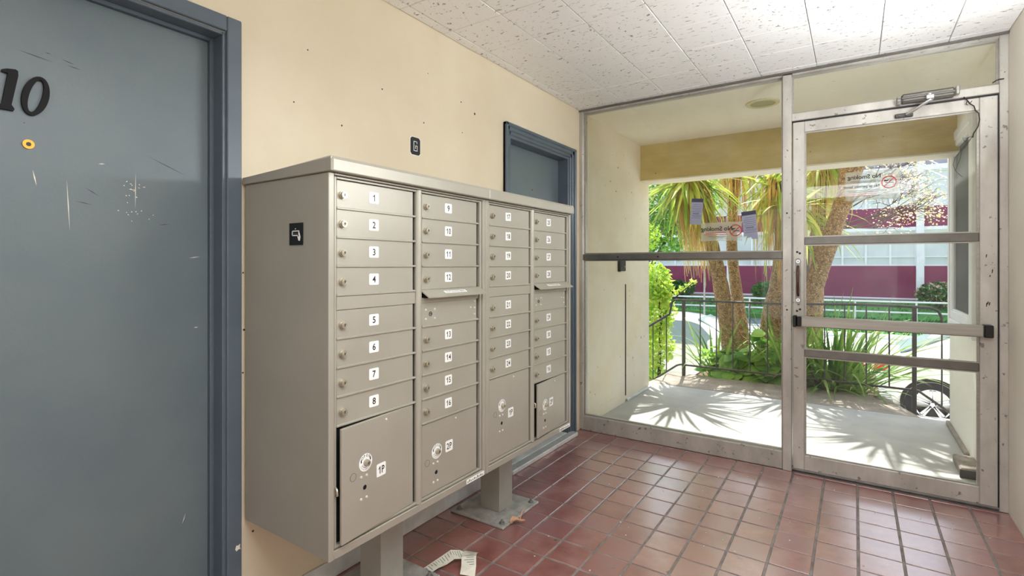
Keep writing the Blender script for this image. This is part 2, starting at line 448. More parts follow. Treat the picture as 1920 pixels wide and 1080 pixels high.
def rrect(w_, h_, r, n=3):
    P = []
    for cx, cy, a0 in ((w_ / 2 - r, h_ / 2 - r, 0), (-w_ / 2 + r, h_ / 2 - r, 90), (-w_ / 2 + r, -h_ / 2 + r, 180), (w_ / 2 - r, -h_ / 2 + r, 270)):
        for i in range(n + 1):
            a = R(a0 + 90 * i / n); P.append((cx + r * math.cos(a), cy + r * math.sin(a)))
    return P

# ------------------------------------------------------------------ the room shell
H = 2.478; W = 2.44; YG = 3.637; YB = -2.3
floor = thing('floor', 'red quarry tile floor of the entry lobby', 'floor', (0, 0, 0), kind='structure')
part(floor, 'grout_bed', MB().box(-0.02, YB, -0.12, W + 0.02, 3.70, -0.003), M['grout'])
tm = [MB().rbox(-0.0768, -0.0768, -0.012, 0.0768, 0.0768, 0.0, 0.0018).mesh('tile', M[k]) for k in ('tile_a', 'tile_b', 'tile_c')]
P_ = 0.163
cut = MB().rbox(-0.0768, -0.012, -0.012, 0.0768, 0.012, 0.0, 0.0018).mesh('tile_cut', M['tile_a'])
for j in range(-6, 10):
    for i in range(15):
        o = link('tile', random.choice(tm), floor, (0.001 + P_ * (i + .5), 1.943 + P_ * (j + .5), random.uniform(-.0006, .0004)))
        o.rotation_euler = (random.uniform(-.003, .003), random.uniform(-.003, .003), random.choice((0, PI / 2, PI)))
for i in range(15):
    link('tile', cut, floor, (0.001 + P_ * (i + .5), 3.588, 0))
mb = MB()
for j in range(-32, -6):
    for i in range(15):
        x = 0.001 + P_ * (i + .5); y = 1.943 + P_ * (j + .5)
        if y < YB + .08: continue
        mb.rbox(x - .0768, y - .0768, -.012, x + .0768, y + .0768, 0, .0018)
part(floor, 'tile_field', mb, M['tile_a'])['kind'] = 'stuff'

ceiling = thing('ceiling', 'white fissured square tile ceiling of the lobby', 'ceiling', (0, 0, H), kind='structure')
part(ceiling, 'ceiling_backing', MB().box(-0.15, YB, H + .012, W + .15, 3.70, H + .12), M['ceil_gap'])
cmA = [MB().rbox(-.1511, -.1511, 0, .1511, .1511, .012, .0026).mesh('tile', M[k]) for k in ('ceil_a', 'ceil_b')]
narrow = MB().rbox(-.0305, -.1517, 0, .0305, .1517, .012, .0026).mesh('tile', M['ceil_b'])
shortm = [MB().rbox(-.1517, -.05, 0, .1517, .05, .012, .0026).mesh('tile', M[k]) for k in ('ceil_a', 'ceil_b')]
nshort = MB().rbox(-.0305, -.05, 0, .0305, .05, .012, .0026).mesh('tile', M['ceil_b'])
lastm = MB().rbox(-.118, -.1517, 0, .118, .1517, .012, .0026).mesh('tile', M['ceil_a'])
lasts = MB().rbox(-.118, -.05, 0, .118, .05, .012, .0026).mesh('tile', M['ceil_a'])
for j in range(-6, 6):
    yc = 2.01 + .305 * (j + .5)
    short = j == 5
    if short: yc = 3.535 + .052
    for i in range(-1, 8):
        if i == -1: me, xc = (nshort if short else narrow), .033
        elif i == 7: me, xc = (lasts if short else lastm), .066 + .305 * 7 + .1195
        else: me, xc = (random.choice(shortm) if short else random.choice(cmA)), .066 + .305 * (i + .5)
        o = link('tile', me, ceiling, (xc, yc, random.uniform(-.0012, .0006)))
        o.rotation_euler = (random.uniform(-.003, .003), random.uniform(-.003, .003), 0)
mb = MB()
for j in range(-15, -6):
    for i in range(-1, 8):
        x0 = .066 + .305 * i if i >= 0 else .0; x1 = .066 + .305 * (i + 1) if i < 7 else W
        y0 = 2.01 + .305 * j
        if y0 > YB: mb.rbox(x0 + .002, y0 + .001, H, x1 - .001, y0 + .304, H + .012, .0016)
part(ceiling, 'tile_field', mb, M['ceil_b'])['kind'] = 'stuff'

D1 = (-.03, .905, 2.068); D2 = (2.63, 3.43, 2.085)
wl = thing('wall_left', 'cream plaster wall behind the mailboxes with two blue doors', 'wall', (0, 0, 0), kind='structure')
mb = MB()
mb.box(-.15, YB, -.1, 0, D1[0], H + .1); mb.box(-.15, D1[0], D1[2], 0, D1[1], H + .1)
mb.box(-.15, D1[1], -.1, 0, D2[0], H + .1); mb.box(-.15, D2[0], D2[2], 0, D2[1], H + .1)
mb.box(-.15, D2[1], -.1, 0, 3.66, H + .1)
part(wl, 'plaster', mb, M['wall'])
# nail holes and chips on the plaster
mb = MB()
for (y, z, r) in ((1.60, 2.075, .004), (2.16, 2.165, .004), (2.28, 2.13, .007), (1.87, 1.985, .004), (2.17, 2.0, .003), (1.38, 1.86, .004),
                  (1.56, 1.70, .0035), (1.16, 1.90, .003), (1.22, 2.12, .003), (.965, 1.25, .003), (.968, 1.05, .004), (.964, .9, .003), (1.0, .33, .004), (1.9, 2.24, .0025)):
    mb.cyl((-.001, y, z), (.0012, y, z), r, 7)
part(wl, 'chip_marks', mb, M['dirt'])
solo('wall_right', MB().box(W, YB, -.1, W + .15, 3.66, H + .1), M['wall_pale'], 'pale cream plaster wall beside the glass door', 'wall', kind='structure')
mbk = MB().box(-.15, YB - .1, -.1, W + .15, YB, H + .1)
solo('wall_back', mbk, M['wall_pale'], 'cream wall closing the lobby behind the viewer', 'wall', kind='structure')

# baseboards
bb = MB()
bb.rbox(0, .97, 0, .014, 2.55, .075, .004)
solo('baseboard_left', bb, M['base'], 'off-white baseboard under the mailboxes', 'baseboard', kind='structure')

# made-up tray for the added fill lights above the viewer, out of the picture
fx = thing('added_fill_tray', 'added flat white tray for fill light, unseen above the viewer', 'ceiling light', (1.72, .55, 2.12))
part(fx, 'tray', MB().rbox(1.14, -.03, 2.10, 2.30, 1.13, 2.15, .01), M['white'])
for (x, y) in ((1.25, .08), (2.19, .08), (2.19, 1.02), (1.25, 1.02)):
    part(fx, 'suspension_rod', MB().cyl((x, y, 2.15), (x, y, 2.478), .006, 8), M['steel'])

wu = thing('added_fill_shelf', 'added long white shelf for fill light on the right wall, out of the picture', 'fill light', (2.42, 2.36, 1.8))  # unseen shelf made up to carry the fill light on this side
part(wu, 'bracket_shelf', MB().rbox(2.365, 1.92, 1.72, 2.44, 2.80, 1.735, .004), M['white'])
for y in (2.05, 2.65): part(wu, 'bracket', MB().rbox(2.42, y, 1.66, 2.44, y + .03, 1.72, .003), M['white'])

# ------------------------------------------------------------------ door 10
d = thing('door_1', 'slate blue flat apartment door numbered 10', 'door', (-.07, .43, 0), kind='structure')
XD = -.070
part(d, 'door_slab', MB().rbox(XD - .045, -.028, .005, XD, .882, 2.045, .002), M['blue'])
mb = MB()
mb.rbox(-.15, .882, 0, -.055, .895, 2.058, .002); mb.rbox(-.15, -.03, 2.045, -.055, .882, 2.058, .002)   # stops
mb.rbox(-.15, .893, 0, .003, .9065, 2.068, .002); mb.rbox(-.15, -.03, 2.057, .003, .893, 2.069, .002)
part(d, 'door_jamb', mb, M['blue_trim'])
mb = MB()
mb.rbox(0, .904, 0, .014, .954, 2.122, .003); mb.rbox(0, -.08, 2.070, .014, .904, 2.122, .003)
mb.rbox(0, -.08, 0, .014, -.03, 2.07, .003)
part(d, 'door_casing', mb, M['blue_trim'])
fx_ = lambda u, v, dd: (XD + dd, u, v)
# italic serif figures
mb = MB()
one = [(.3665, 1.683), (.3925, 1.683), (.3945, 1.688), (.3885, 1.698), (.4015, 1.778), (.4010, 1.7905), (.3960, 1.7935), (.3790, 1.7905), (.3700, 1.7860), (.3700, 1.7800), (.3815, 1.7795), (.3700, 1.698), (.3600, 1.690), (.3600, 1.683)]
one = [(a - .003 + 0, b) for a, b in one]
mb.prism(one, fx_, .010)
part(d, 'number_figure', mb, M['figure'])
mb = MB()
n = 36; O = []; I = []
for i in range(n):
    a = 2 * PI * i / n
    oy, oz = .0275 * math.cos(a), .0545 * math.sin(a)
    iy, iz = .0135 * math.cos(a), .0455 * math.sin(a)
    O.append((.4335 + oy + oz * .16, 1.7345 + oz)); I.append((.4335 + iy + iz * .22, 1.7345 + iz))
vs = [fx_(a, b, .010) for a, b in O] + [fx_(a, b, .010) for a, b in I] + [fx_(a, b, 0) for a, b in O] + [fx_(a, b, 0) for a, b in I]
fs = []
for i in range(n):
    k = (i + 1) % n
    fs += [(i, k, n + k, n + i), (2 * n + i, 2 * n + k, k, i), (n + i, n + k, 3 * n + k, 3 * n + i)]
mb.add(vs, fs)
part(d, 'number_figure', mb, M['figure'])
pe = part(d, 'peephole', MB().annulus((XD, .420, 1.602), (1, 0, 0), .0055, .0125, .004, 24), M['brass'])
part(pe, 'peephole_lens', MB().cyl((XD, .420, 1.602), (XD + .002, .420, 1.602), .0056, 16), M['black'])
mb = MB()
def streak(y0, z0, y1, z1, t=.0012, x=XD):
    dy, dz = y1 - y0, z1 - z0; L = math.hypot(dy, dz); ny, nz = -dz / L * t, dy / L * t
    mb.prism([(y0, z0), ((y0 + y1) / 2 + ny, (z0 + z1) / 2 + nz), (y1, z1), ((y0 + y1) / 2 - ny, (z0 + z1) / 2 - nz)], lambda u, v, dd: (x + dd, u, v), .0004)
streak(.429, 1.535, .437, 1.492, .0015); streak(.501, 1.518, .508, 1.374, .0011); streak(.668, 1.561, .667, 1.452, .0010)
streak(.574, 1.575, .590, 1.577); streak(.82, 1.30, .855, 1.306, .0012); streak(.80, .42, .81, .45, .001); streak(.835, 1.066, .85, 1.067, .0015)
for k in range(26):
    y = random.gauss(.675, .028); z = random.uniform(1.40, 1.54); a = random.uniform(0, PI); L = random.uniform(.003, .010)
    streak(y, z, y + L * math.cos(a), z + L * math.sin(a) * .5, random.uniform(.0008, .0018))
part(d, 'scratch_marks', mb, M['scratch'])
mb = MB()
for (a, b, c, e) in ((.455, 1.862, .455 + .012, 1.861), (.49, 1.855, .52, 1.848), (.50, 1.842, .535, 1.838), (.40, 1.85, .47, 1.84), (.545, 1.50, .575, 1.48), (.52, 1.46, .56, 1.453), (.73, 1.405, .762, 1.41), (.41, 1.66, .414, 1.657), (.70, 1.62, .81, 1.575)):
    streak(a, b, c, e, .0012)
part(d, 'scuff_marks', mb, M['scuff'])
mb = MB(); mb.prism([(.930, .300), (.934, .312), (.941, .310), (.947, .313), (.946, .302), (.949, .295), (.941, .296), (.935, .292)], lambda u, v, dd: (.014 + dd, u, v), .0005)
part(d, 'paint_chip', mb, M['scratch'])

# ------------------------------------------------------------------ far blue door behind the second mailbox unit
d = thing('door_2', 'slate blue door half hidden behind the far mailbox unit', 'door', (-.08, 3.03, 0), kind='structure')
part(d, 'door_slab', MB().rbox(-.125, 2.638, 0, -.08, 3.405, 2.066, .002), M['blue'])
mb = MB()
mb.rbox(-.15, 3.405, 0, .004, 3.432, 2.085, .002); mb.rbox(-.15, 2.63, 2.066, .004, 3.405, 2.086, .002); mb.rbox(-.15, 2.628, 0, .004, 2.638, 2.066, .002)
part(d, 'door_jamb', mb, M['blue_trim'])
mb = MB()   # moulded casing: three stepped bands
for (o0, o1, t) in ((0, .070, .012), (.022, .070, .020), (.048, .070, .030)):
    mb.rbox(0, 3.43 + o0, 0, t, 3.43 + o1, 2.083 + o1, .005)
    mb.rbox(0, 2.63 - o1, 0, t, 2.63 - o0, 2.083 + o1, .005)
    mb.rbox(0, 2.63 - o1, 2.083 + o0, t, 3.43 + o1, 2.083 + o1, .005)
part(d, 'door_casing', mb, M['blue_trim'])
part(d, 'screw_hole', MB().cyl((-.081, 3.03, 1.80), (-.079, 3.03, 1.80), .005, 8), M['dirt'])
th = solo('trim_1', MB().rbox(-.08, 2.64, 0, .0, 3.40, .028, .004).rbox(0, 2.58, 0, .060, 3.46, .028, .004), M['base'], 'ribbed metal threshold under the far blue door', 'threshold', kind='structure')
mb = MB()
for k in range(9): mb.rbox(.006 + k * .006, 2.585, .028, .0085 + k * .006, 3.455, .0292, .0005)
part(th, 'tread_rib', mb, M['steel'])['kind'] = 'stuff'

# ------------------------------------------------------------------ storefront: fixed window
Y0, Y1 = 3.602, 3.682
f = thing('window_1', 'fixed aluminium shop-front glazing left of the glass door', 'window', (.72, YG, 0), kind='structure')
part(f, 'side_jamb', MB().rbox(0, Y0, 0, .032, Y1, H, .003), M['alu'])
part(f, 'side_jamb', MB().rbox(2.403, Y0, 0, W, Y1, H, .003), M['alu'])
part(f, 'mullion', MB().rbox(1.407, Y0 - .012, 0, 1.457, Y1, H - .02, .003), M['alu'])
part(f, 'head_rail', MB().rbox(.032, Y0, H - .024, 1.407, Y1, H, .003), M['alu'])
part(f, 'head_rail', MB().rbox(1.457, Y0, H - .024, 2.403, Y1, H, .003), M['alu'])
part(f, 'head_trim', MB().rbox(.0, Y0 - .014, H - .014, W, Y0, H, .003), M['alu_dark'])
part(f, 'middle_rail', MB().rbox(.032, Y0 - .004, 1.318, 1.407, Y1, 1.362, .003), M['alu_dark'])
part(f, 'sill_rail', MB().rbox(.032, Y0, 0, 1.407, Y1, .112, .004), M['alu'])
part(f, 'transom_bar', MB().rbox(1.457, Y0 - .006, 2.168, 2.403, Y1, 2.214, .003), M['alu'])
mb = MB()
for (x0, x1, z0, z1) in ((.032, 1.407, .112, 1.318), (.032, 1.407, 1.362, H - .024), (1.457, 2.403, 2.214, H - .024)):
    t = .009
    mb.box(x0, YG - .012, z0, x0 + t, YG - .003, z1); mb.box(x1 - t, YG - .012, z0, x1, YG - .003, z1)
    mb.box(x0 + t, YG - .012, z0, x1 - t, YG - .003, z0 + t); mb.box(x0 + t, YG - .012, z1 - t, x1 - t, YG - .003, z1)
part(f, 'glazing_bead', mb, M['alu_clean'])
for (x0, x1, z0, z1) in ((.032, 1.407, .112, 1.318), (.032, 1.407, 1.362, H - .024), (1.457, 2.403, 2.214, H - .024)):
    part(f, 'pane', MB().box(x0, YG - .003, z0, x1, YG + .003, z1), M['glass'])
mb = MB()
for (x, z) in ((.32, 1.338), (.62, 1.338), (1.432, 1.60), (1.432, 1.0)): mb.cyl((x, Y0 - .0135, z), (x, Y0 - .003, z), .0055, 10)
part(f, 'screw_hole', mb, M['black'])

# ------------------------------------------------------------------ glass door
g = thing('door_3', 'aluminium framed glass entrance door with push bar', 'door', (1.93, YG, 0), kind='structure')
DX0, DX1 = 1.464, 2.397; DZ1 = 2.158
DY0, DY1 = 3.598, 3.642
part(g, 'stile', MB().rbox(DX0, DY0, .022, 1.525, DY1, DZ1, .003), M['alu'])
part(g, 'stile', MB().rbox(2.326, DY0, .022, DX1, DY1, DZ1, .003), M['alu'])
part(g, 'top_rail', MB().rbox(1.525, DY0 + .001, 2.092, 2.326, DY1, DZ1, .003), M['alu'])
part(g, 'bottom_rail', MB().rbox(1.525, DY0 + .001, .022, 2.326, DY1, .112, .003), M['alu'])
part(g, 'cross_rail', MB().rbox(1.525, DY0 + .004, 1.402, 2.326, DY1, 1.448, .003), M['alu_dark'])
part(g, 'cross_rail', MB().rbox(1.525, DY0 + .004, .716, 2.326, DY1, .760, .003), M['alu_dark'])
mb = MB()
for (z0, z1) in ((.112, .716), (.760, 1.402), (1.448, 2.092)):
    t = .010; x0, x1 = 1.525, 2.326
    mb.box(x0, 3.606, z0, x0 + t, 3.617, z1); mb.box(x1 - t, 3.606, z0, x1, 3.617, z1)
    mb.box(x0 + t, 3.606, z0, x1 - t, 3.617, z0 + t * .7); mb.box(x0 + t, 3.606, z1 - t * .7, x1 - t, 3.617, z1)
part(g, 'glazing_bead', mb, M['alu_clean'])
for (z0, z1) in ((.112, .716), (.760, 1.402), (1.448, 2.092)):
    part(g, 'pane', MB().box(1.525, 3.618, z0, 2.326, 3.624, z1), M['glass'])
pb = part(g, 'push_bar', MB().rbox(1.512, 3.535, .905, 2.335, 3.580, .966, .005), M['alu_clean'])
part(pb, 'bar_end', MB().rbox(1.466, 3.55, .900, 1.487, 3.598, .970, .004).rbox(1.489, 3.54, .906, 1.512, 3.590, .965, .004), M['black'])
part(pb, 'bar_end', MB().rbox(2.335, 3.535, .903, 2.372, 3.598, .968, .004), M['black'])
# latch pull on the lock stile
ph = part(g, 'lock_plate', MB().prism(rrect(.030, .285, .014, 4), lambda u, v, dd: (1.492 + u, DY0 - .003 + (.003 - dd), 1.178 + v), .003), M['steel'])
part(ph, 'pull_handle', MB().tube([(1.492, 3.594, 1.27), (1.492, 3.572, 1.25), (1.492, 3.568, 1.18), (1.492, 3.572, 1.11), (1.492, 3.594, 1.09)], .0075, 8), M['wood_pull'])
for z in (1.300, 1.062): part(ph, 'cylinder', MB().annulus((1.492, 3.590, z), (0, 1, 0), .004, .011, .006, 14), M['chrome'])
mb = MB()
for (x, z) in ((1.487, 1.358), (1.501, 1.350), (1.494, 1.037), (1.502, 1.005), (1.486, .995)): mb.cyl((x, DY0 - .001, z), (x, DY0 + .004, z), .007, 8)
part(g, 'old_screw_hole', mb, M['black'])
mb = MB()
for (x, z, s_) in ((2.352, 1.325, .010), (2.353, 1.07, .012), (2.358, 1.08, .008), (2.364, 1.075, .010), (2.375, 1.245, .012), (2.366, 1.22, .006)):
    mb.prism([(x - .002, z - s_), (x + .002, z - s_ * .6), (x + .004, z + s_), (x - .001, z + s_ * .7)], lambda u, v, dd: (u, DY0 - .0006 + (.0006 - dd), v), .0006)
part(g, 'scuff_marks', mb, M['dirt'])
mb = MB(); mb.cyl((1.458, 3.628, .012), (2.403, 3.628, .012), .017, 14)
solo('trim_2', mb, M['steel'], 'rounded metal threshold below the glass door', 'threshold', kind='structure')

part(g, 'gap_shade_strip', MB().box(2.3972, 3.603, .02, 2.4028, 3.66, 2.166), M['black'])  # black strips paint the shade in the gaps around the door
part(g, 'gap_shade_strip', MB().box(1.459, 3.608, 2.1585, 2.4028, 3.66, 2.1675), M['black'])
# door closer
cl = thing('door_closer', 'silver surface door closer on the bar above the glass door', 'door closer', (2.10, 3.58, 2.19))
part(cl, 'closer_body', MB().rbox(1.995, 3.545, 2.172, 2.225, 3.596, 2.222, .010).rbox(1.995, 3.540, 2.190, 2.225, 3.550, 2.204, .004), M['alu_dark'])
part(cl, 'end_cap', MB().rbox(1.976, 3.550, 2.168, 1.995, 3.596, 2.214, .004), M['alu_clean'])
part(cl, 'end_cap', MB().rbox(2.225, 3.550, 2.180, 2.243, 3.596, 2.226, .004), M['alu_clean'])
mb = MB()
for z in (2.181, 2.200): mb.annulus((1.985, 3.549, z), (0, -1, 0), .002, .0065, .002, 12)
part(cl, 'cap_screw', mb, M['ink_grey'])
part(cl, 'spindle', MB().cyl((2.118, 3.54, 2.165), (2.118, 3.54, 2.200), .014, 14).rbox(2.100, 3.518, 2.168, 2.136, 3.55, 2.192, .004), M['chrome'])
part(cl, 'arm', MB().tube([(2.118, 3.53, 2.166), (2.09, 3.535, 2.148), (2.045, 3.56, 2.122), (2.020, 3.575, 2.112)], .0075, 8), M['chrome'])
part(cl, 'arm_shoe', MB().rbox(1.970, 3.580, 2.100, 2.050, 3.597, 2.124, .004).cyl((2.025, 3.57, 2.113), (2.025, 3.598, 2.113), .010, 10).cyl((1.99, 3.574, 2.112), (1.99, 3.598, 2.112), .006, 10), M['iron'])

# loose wires
mb = MB()
mb.tube([(2.262, 3.585, 2.168), (2.275, 3.575, 2.145), (2.284, 3.57, 2.125), (2.300, 3.57, 2.110), (2.306, 3.57, 2.085), (2.318, 3.57, 2.070), (2.322, 3.57, 2.035), (2.316, 3.57, 2.00), (2.298, 3.57, 1.965), (2.295, 3.57, 1.945)], .0028, 6)
mb.tube([(2.275, 3.575, 2.145), (2.268, 3.57, 2.125), (2.275, 3.565, 2.118)], .0022, 6)
mb.tube([(2.284, 3.57, 2.125), (2.292, 3.565, 2.138)], .0018, 5)
mb.tube([(2.296, 3.57, 1.955), (2.272, 3.57, 1.945), (2.255, 3.57, 1.950), (2.262, 3.568, 1.93), (2.27, 3.568, 1.922)], .0012, 5)
mb.tube([(2.298, 3.57, 1.955), (2.275, 3.57, 1.925), (2.248, 3.57, 1.885), (2.225, 3.57, 1.850), (2.217, 3.57, 1.810), (2.228, 3.57, 1.775), (2.252, 3.57, 1.745)], .0010, 5)
mb.tube([(2.292, 3.57, 1.95), (2.270, 3.57, 1.905), (2.250, 3.57, 1.88), (2.245, 3.57, 1.84), (2.226, 3.57, 1.78)], .0010, 5)
solo('loose_wire', mb, M['wire'], 'frayed black wires dangling in front of the door glass', 'wire', loc=(2.26, 3.57, 2.17))
mb = MB(); mb.tube([(2.375, 3.594, 2.222), (2.388, 3.592, 2.231), (2.402, 3.594, 2.236), (2.420, 3.597, 2.237)], .003, 6)
solo('wire_stub', mb, M['wire'], 'short dark wire end lying on the transom beside the right jamb', 'wire', loc=(2.40, 3.594, 2.23))

# ------------------------------------------------------------------ papers on the glass (printed to the outside, so mirrored from inside)
def sticker_nosmoke(name, x0, x1, z0, z1, yb, lines2, label, ringx, rr):
    """printed face towards +y: text runs towards -x"""
    root = thing(name, label, 'sticker', ((x0 + x1) / 2, yb, (z0 + z1) / 2), group='no smoking stickers on the entrance glass')
    part(root, 'clear_film', MB().box(x0, yb, z0, x1, yb + .0005, z1), M['film'])
    cz = (z0 + z1) / 2; yy = yb - .0006
    r = MB(); zz = ringx[1]; xx = ringx[0]
    r.annulus((xx, yy, zz), (0, 1, 0), rr * .84, rr, .0005, 32)
    a = R(45); L = rr * .86
    dx, dz = L * math.cos(a), L * math.sin(a); t = rr * .07
    r.prism([(xx - dx - t * .7, zz - dz + t * .7), (xx - dx + t * .7, zz - dz - t * .7), (xx + dx + t * .7, zz + dz - t * .7), (xx + dx - t * .7, zz + dz + t * .7)], lambda u, v, dd: (u, yy + dd, v), .0005)
    part(root, 'red_ring', r, M['red'])
    k = MB(); yk = yy - .0006
    k.box(xx - rr * .48, yk, zz - rr * .13, xx + rr * .60, yk + .0004, zz - rr * .02)
    k.prism([(xx - rr * .68, zz + rr * .20), (xx - rr * .42, zz + rr * .10), (xx - rr * .12, zz + rr * .22), (xx + .0 * rr, zz + rr * .42), (xx - rr * .3, zz + rr * .34), (xx - rr * .60, zz + rr * .42)], lambda u, v, dd: (u, yk + dd, v), .0004)
    part(root, 'cigarette_mark', k, M['ink'])
    return root, yk
s1, yk = sticker_nosmoke('no_smoking_sticker', .905, 1.165, 1.440, 1.565, YG + .0035, None,
    'clear no smoking sticker between two grey notices on the fixed pane', (1.126, 1.508), .039)
t = MB(); put_text(t, 'No Smoking', .040, lambda u, v: (1.005 - u, yk, 1.519 + v), 0, .0009); part(s1, 'printed_words', t, M['ink'])
t = MB()
for i in range(2):
    t.box(.935 - .01 * i, yk, 1.493 - .012 * i, 1.072, yk + .0003, 1.498 - .012 * i)
part(s1, 'fine_print', t, M['pinkline'])
t = MB(); t.box(.95, yk, 1.470, 1.065, yk + .0003, 1.4735); t.box(.975, yk, 1.460, 1.045, yk + .0003, 1.463); part(s1, 'fine_print', t, M['ink_grey'])
s2, yk = sticker_nosmoke('no_smoking_sticker', 1.735, 1.995, 1.655, 1.825, 3.6245, None,
    'clear no smoking sticker with two headings on the upper door pane', (1.944, 1.752), .036)
t = MB()
put_text(t, 'No Smoking', .032, lambda u, v: (1.826 - u, yk, 1.790 + v), 0, .0008)
part(s2, 'printed_words', t, M['ink']); t = MB()
put_text(t, 'No se permite fumar', .024, lambda u, v: (1.812 - u, yk, 1.735 + v), 0, .0006, 0.85)
part(s2, 'printed_words', t, M['ink'])
t = MB()
for (a, b, z) in ((1.76, 1.895, 1.766), (1.775, 1.885, 1.758), (1.74, 1.90, 1.712), (1.75, 1.895, 1.703)): t.box(a, yk, z, b, yk + .0003, z + .003)
part(s2, 'fine_print', t, M['ink_grey'])
t = MB(); t.box(1.75, yk, 1.692, 1.89, yk + .0003, 1.695); t.box(1.77, yk, 1.682, 1.87, yk + .0003, 1.6845); part(s2, 'fine_print', t, M['pinkline'])

def notice(cx, z1, h, w_, tilt, label, torn):
    root = thing('posted_notice', label, 'notice', (cx, YG - .006, z1 - h / 2), group='grey notices taped to the fixed pane')
    ca, sa = math.cos(tilt), math.sin(tilt); yn = YG - .005
    F = lambda u, v, dd, k=0: (cx + u * ca - v * sa, yn - k - dd, z1 - h / 2 + u * sa + v * ca)
    b = [(-w_ / 2, h / 2), (-w_ / 2, -h / 2), (w_ / 2, -h / 2), (w_ / 2, h / 2)]
    if torn: b = [(-w_ / 2, h / 2), (-w_ / 2, -h * .38), (-w_ * .3, -h * .36), (-w_ * .24, -h * .44), (-w_ * .02, -h * .42), (0.02 * w_, -h * .49), (w_ * .42, -h / 2), (w_ / 2, h / 2)]
    part(root, 'paper_sheet', MB().prism(b, lambda u, v, dd: F(u, v, dd), .0006), M['notice'])
    part(root, 'header_band', MB().prism([(-w_ / 2, h / 2), (-w_ / 2, h * .36), (w_ / 2, h * .36), (w_ / 2, h / 2)], lambda u, v, dd: F(u, v, dd, .0008), .0003), M['notice_head'])
    q = MB()
    for i, fr in enumerate((.27, .20, .13, .06, -.01, -.15, -.19, -.25)):
        a = -.40 if i % 3 else -.30
        q.prism([(a * w_, (fr + .008) * h), (a * w_, (fr - .008) * h), (.40 * w_, (fr - .008) * h), (.40 * w_, (fr + .008) * h)], lambda u, v, dd: F(u, v, dd, .0008), .0002)
    q.prism([(-.3 * w_, -.06 * h), (-.3 * w_, -.10 * h), (.25 * w_, -.10 * h), (.25 * w_, -.06 * h)], lambda u, v, dd: F(u, v, dd, .0008), .0002)
    part(root, 'fine_print', q, mat('notice_ink', srgb(98, 98, 116), rough=.7))
notice(.877, 1.735, .178, .078, R(-5), 'straight grey notice taped to the pane in front of the palm crown', False)
notice(1.215, 1.630, .185, .088, R(6), 'torn-bottomed grey notice taped to the pane near the mullion', True)

# ------------------------------------------------------------------ cluster mailboxes
XF = .467
DW = .325; DH = .0845; PITCH = .0889
_dm = {}
def cached(key, fn):
    if key not in _dm: _dm[key] = fn()
    return _dm[key]
def lock_mesh(scale=1.0):
    def mk():
        b = MB()
        b.cyl((0, 0, 0), (.006, 0, 0), .0125 * scale, 20).cyl((.006, 0, 0), (.014, 0, 0), .0112 * scale, 20, .0104 * scale)
        b.annulus((.014, 0, 0), (1, 0, 0), .0045 * scale, .0075 * scale, .0012, 16)
        b.box(.014, -.0008, -.004, .0156, .0008, .004, 1)
        return b.mesh('lock', [M['lock'], M['ink']])
    return cached(('lock', scale), mk)
def label_mesh(txt, w_=.038, h_=.038, size=.030, split=False):
    def mk():
        b = MB()
        F = lambda u, v, dd: (dd, u, v)
        if split:
            b.prism([(-w_ / 2, -h_ / 2), (-.0006, -h_ / 2 - .001), (-.0006, h_ / 2 - .001), (-w_ / 2, h_ / 2)], F, .0006)
            b.prism([(.0006, -h_ / 2 + .001), (w_ / 2, -h_ / 2), (w_ / 2, h_ / 2), (.0006, h_ / 2 + .001)], F, .0006)
        else: b.prism(rrect(w_, h_, .004, 2), F, .0008)
        put_number(b, txt, size, lambda u, v: (.0012, u, v), 1, .0005, .82 if len(txt) > 1 else .95)
        return b.mesh('number_label', [M['label'], M['ink']])
    return cached(('lab', txt, w_, h_, split), mk)
door_me = MB().rbox(0, 0, 0, .010, DW, DH, .0015).mesh('mail_door', M['box'])
rivet_me = MB().cyl((0, 0, 0), (.0035, 0, 0), .0050, 12, .0030).mesh('rivet', M['rivet'])
def decal_mesh():
    b = MB(); b.annulus((0, 0, 0), (1, 0, 0), .0105, .028, .0006, 32)
    for i, ch in enumerate('OPEN'):
        a = R(90 + 42 - 28 * i); r = .0218
        put_text(b, ch, .0125, (lambda a, r: lambda u, v: (.0010, (r + v) * math.cos(a) + u * math.sin(a), (r + v) * math.sin(a) - u * math.cos(a)))(a, r), 1, .0001)
    for sgn in (1, -1):
        a = R(90 + sgn * 68); y, z = .021 * math.cos(a), .021 * math.sin(a)
        b.prism([(y - .0022, z - .005), (y + .0022, z - .005), (y + .0022, z + .003), (y, z + .006), (y - .0022, z + .003)], lambda u, v, dd: (.0007 + dd, u, v), .0003, 1)
    for k in range(17):
        a = R(200 + k * 8.5)
        for r in (.0165, .0225):
            y, z = r * math.cos(a), r * math.sin(a)
            b.box(.0006, y - .0008, z - .0008, .0009, y + .0008, z + .0008, 2)
    return b.mesh('open_decal', [M['label'], M['ink'], M['ink_grey']])
decal_me = decal_mesh()

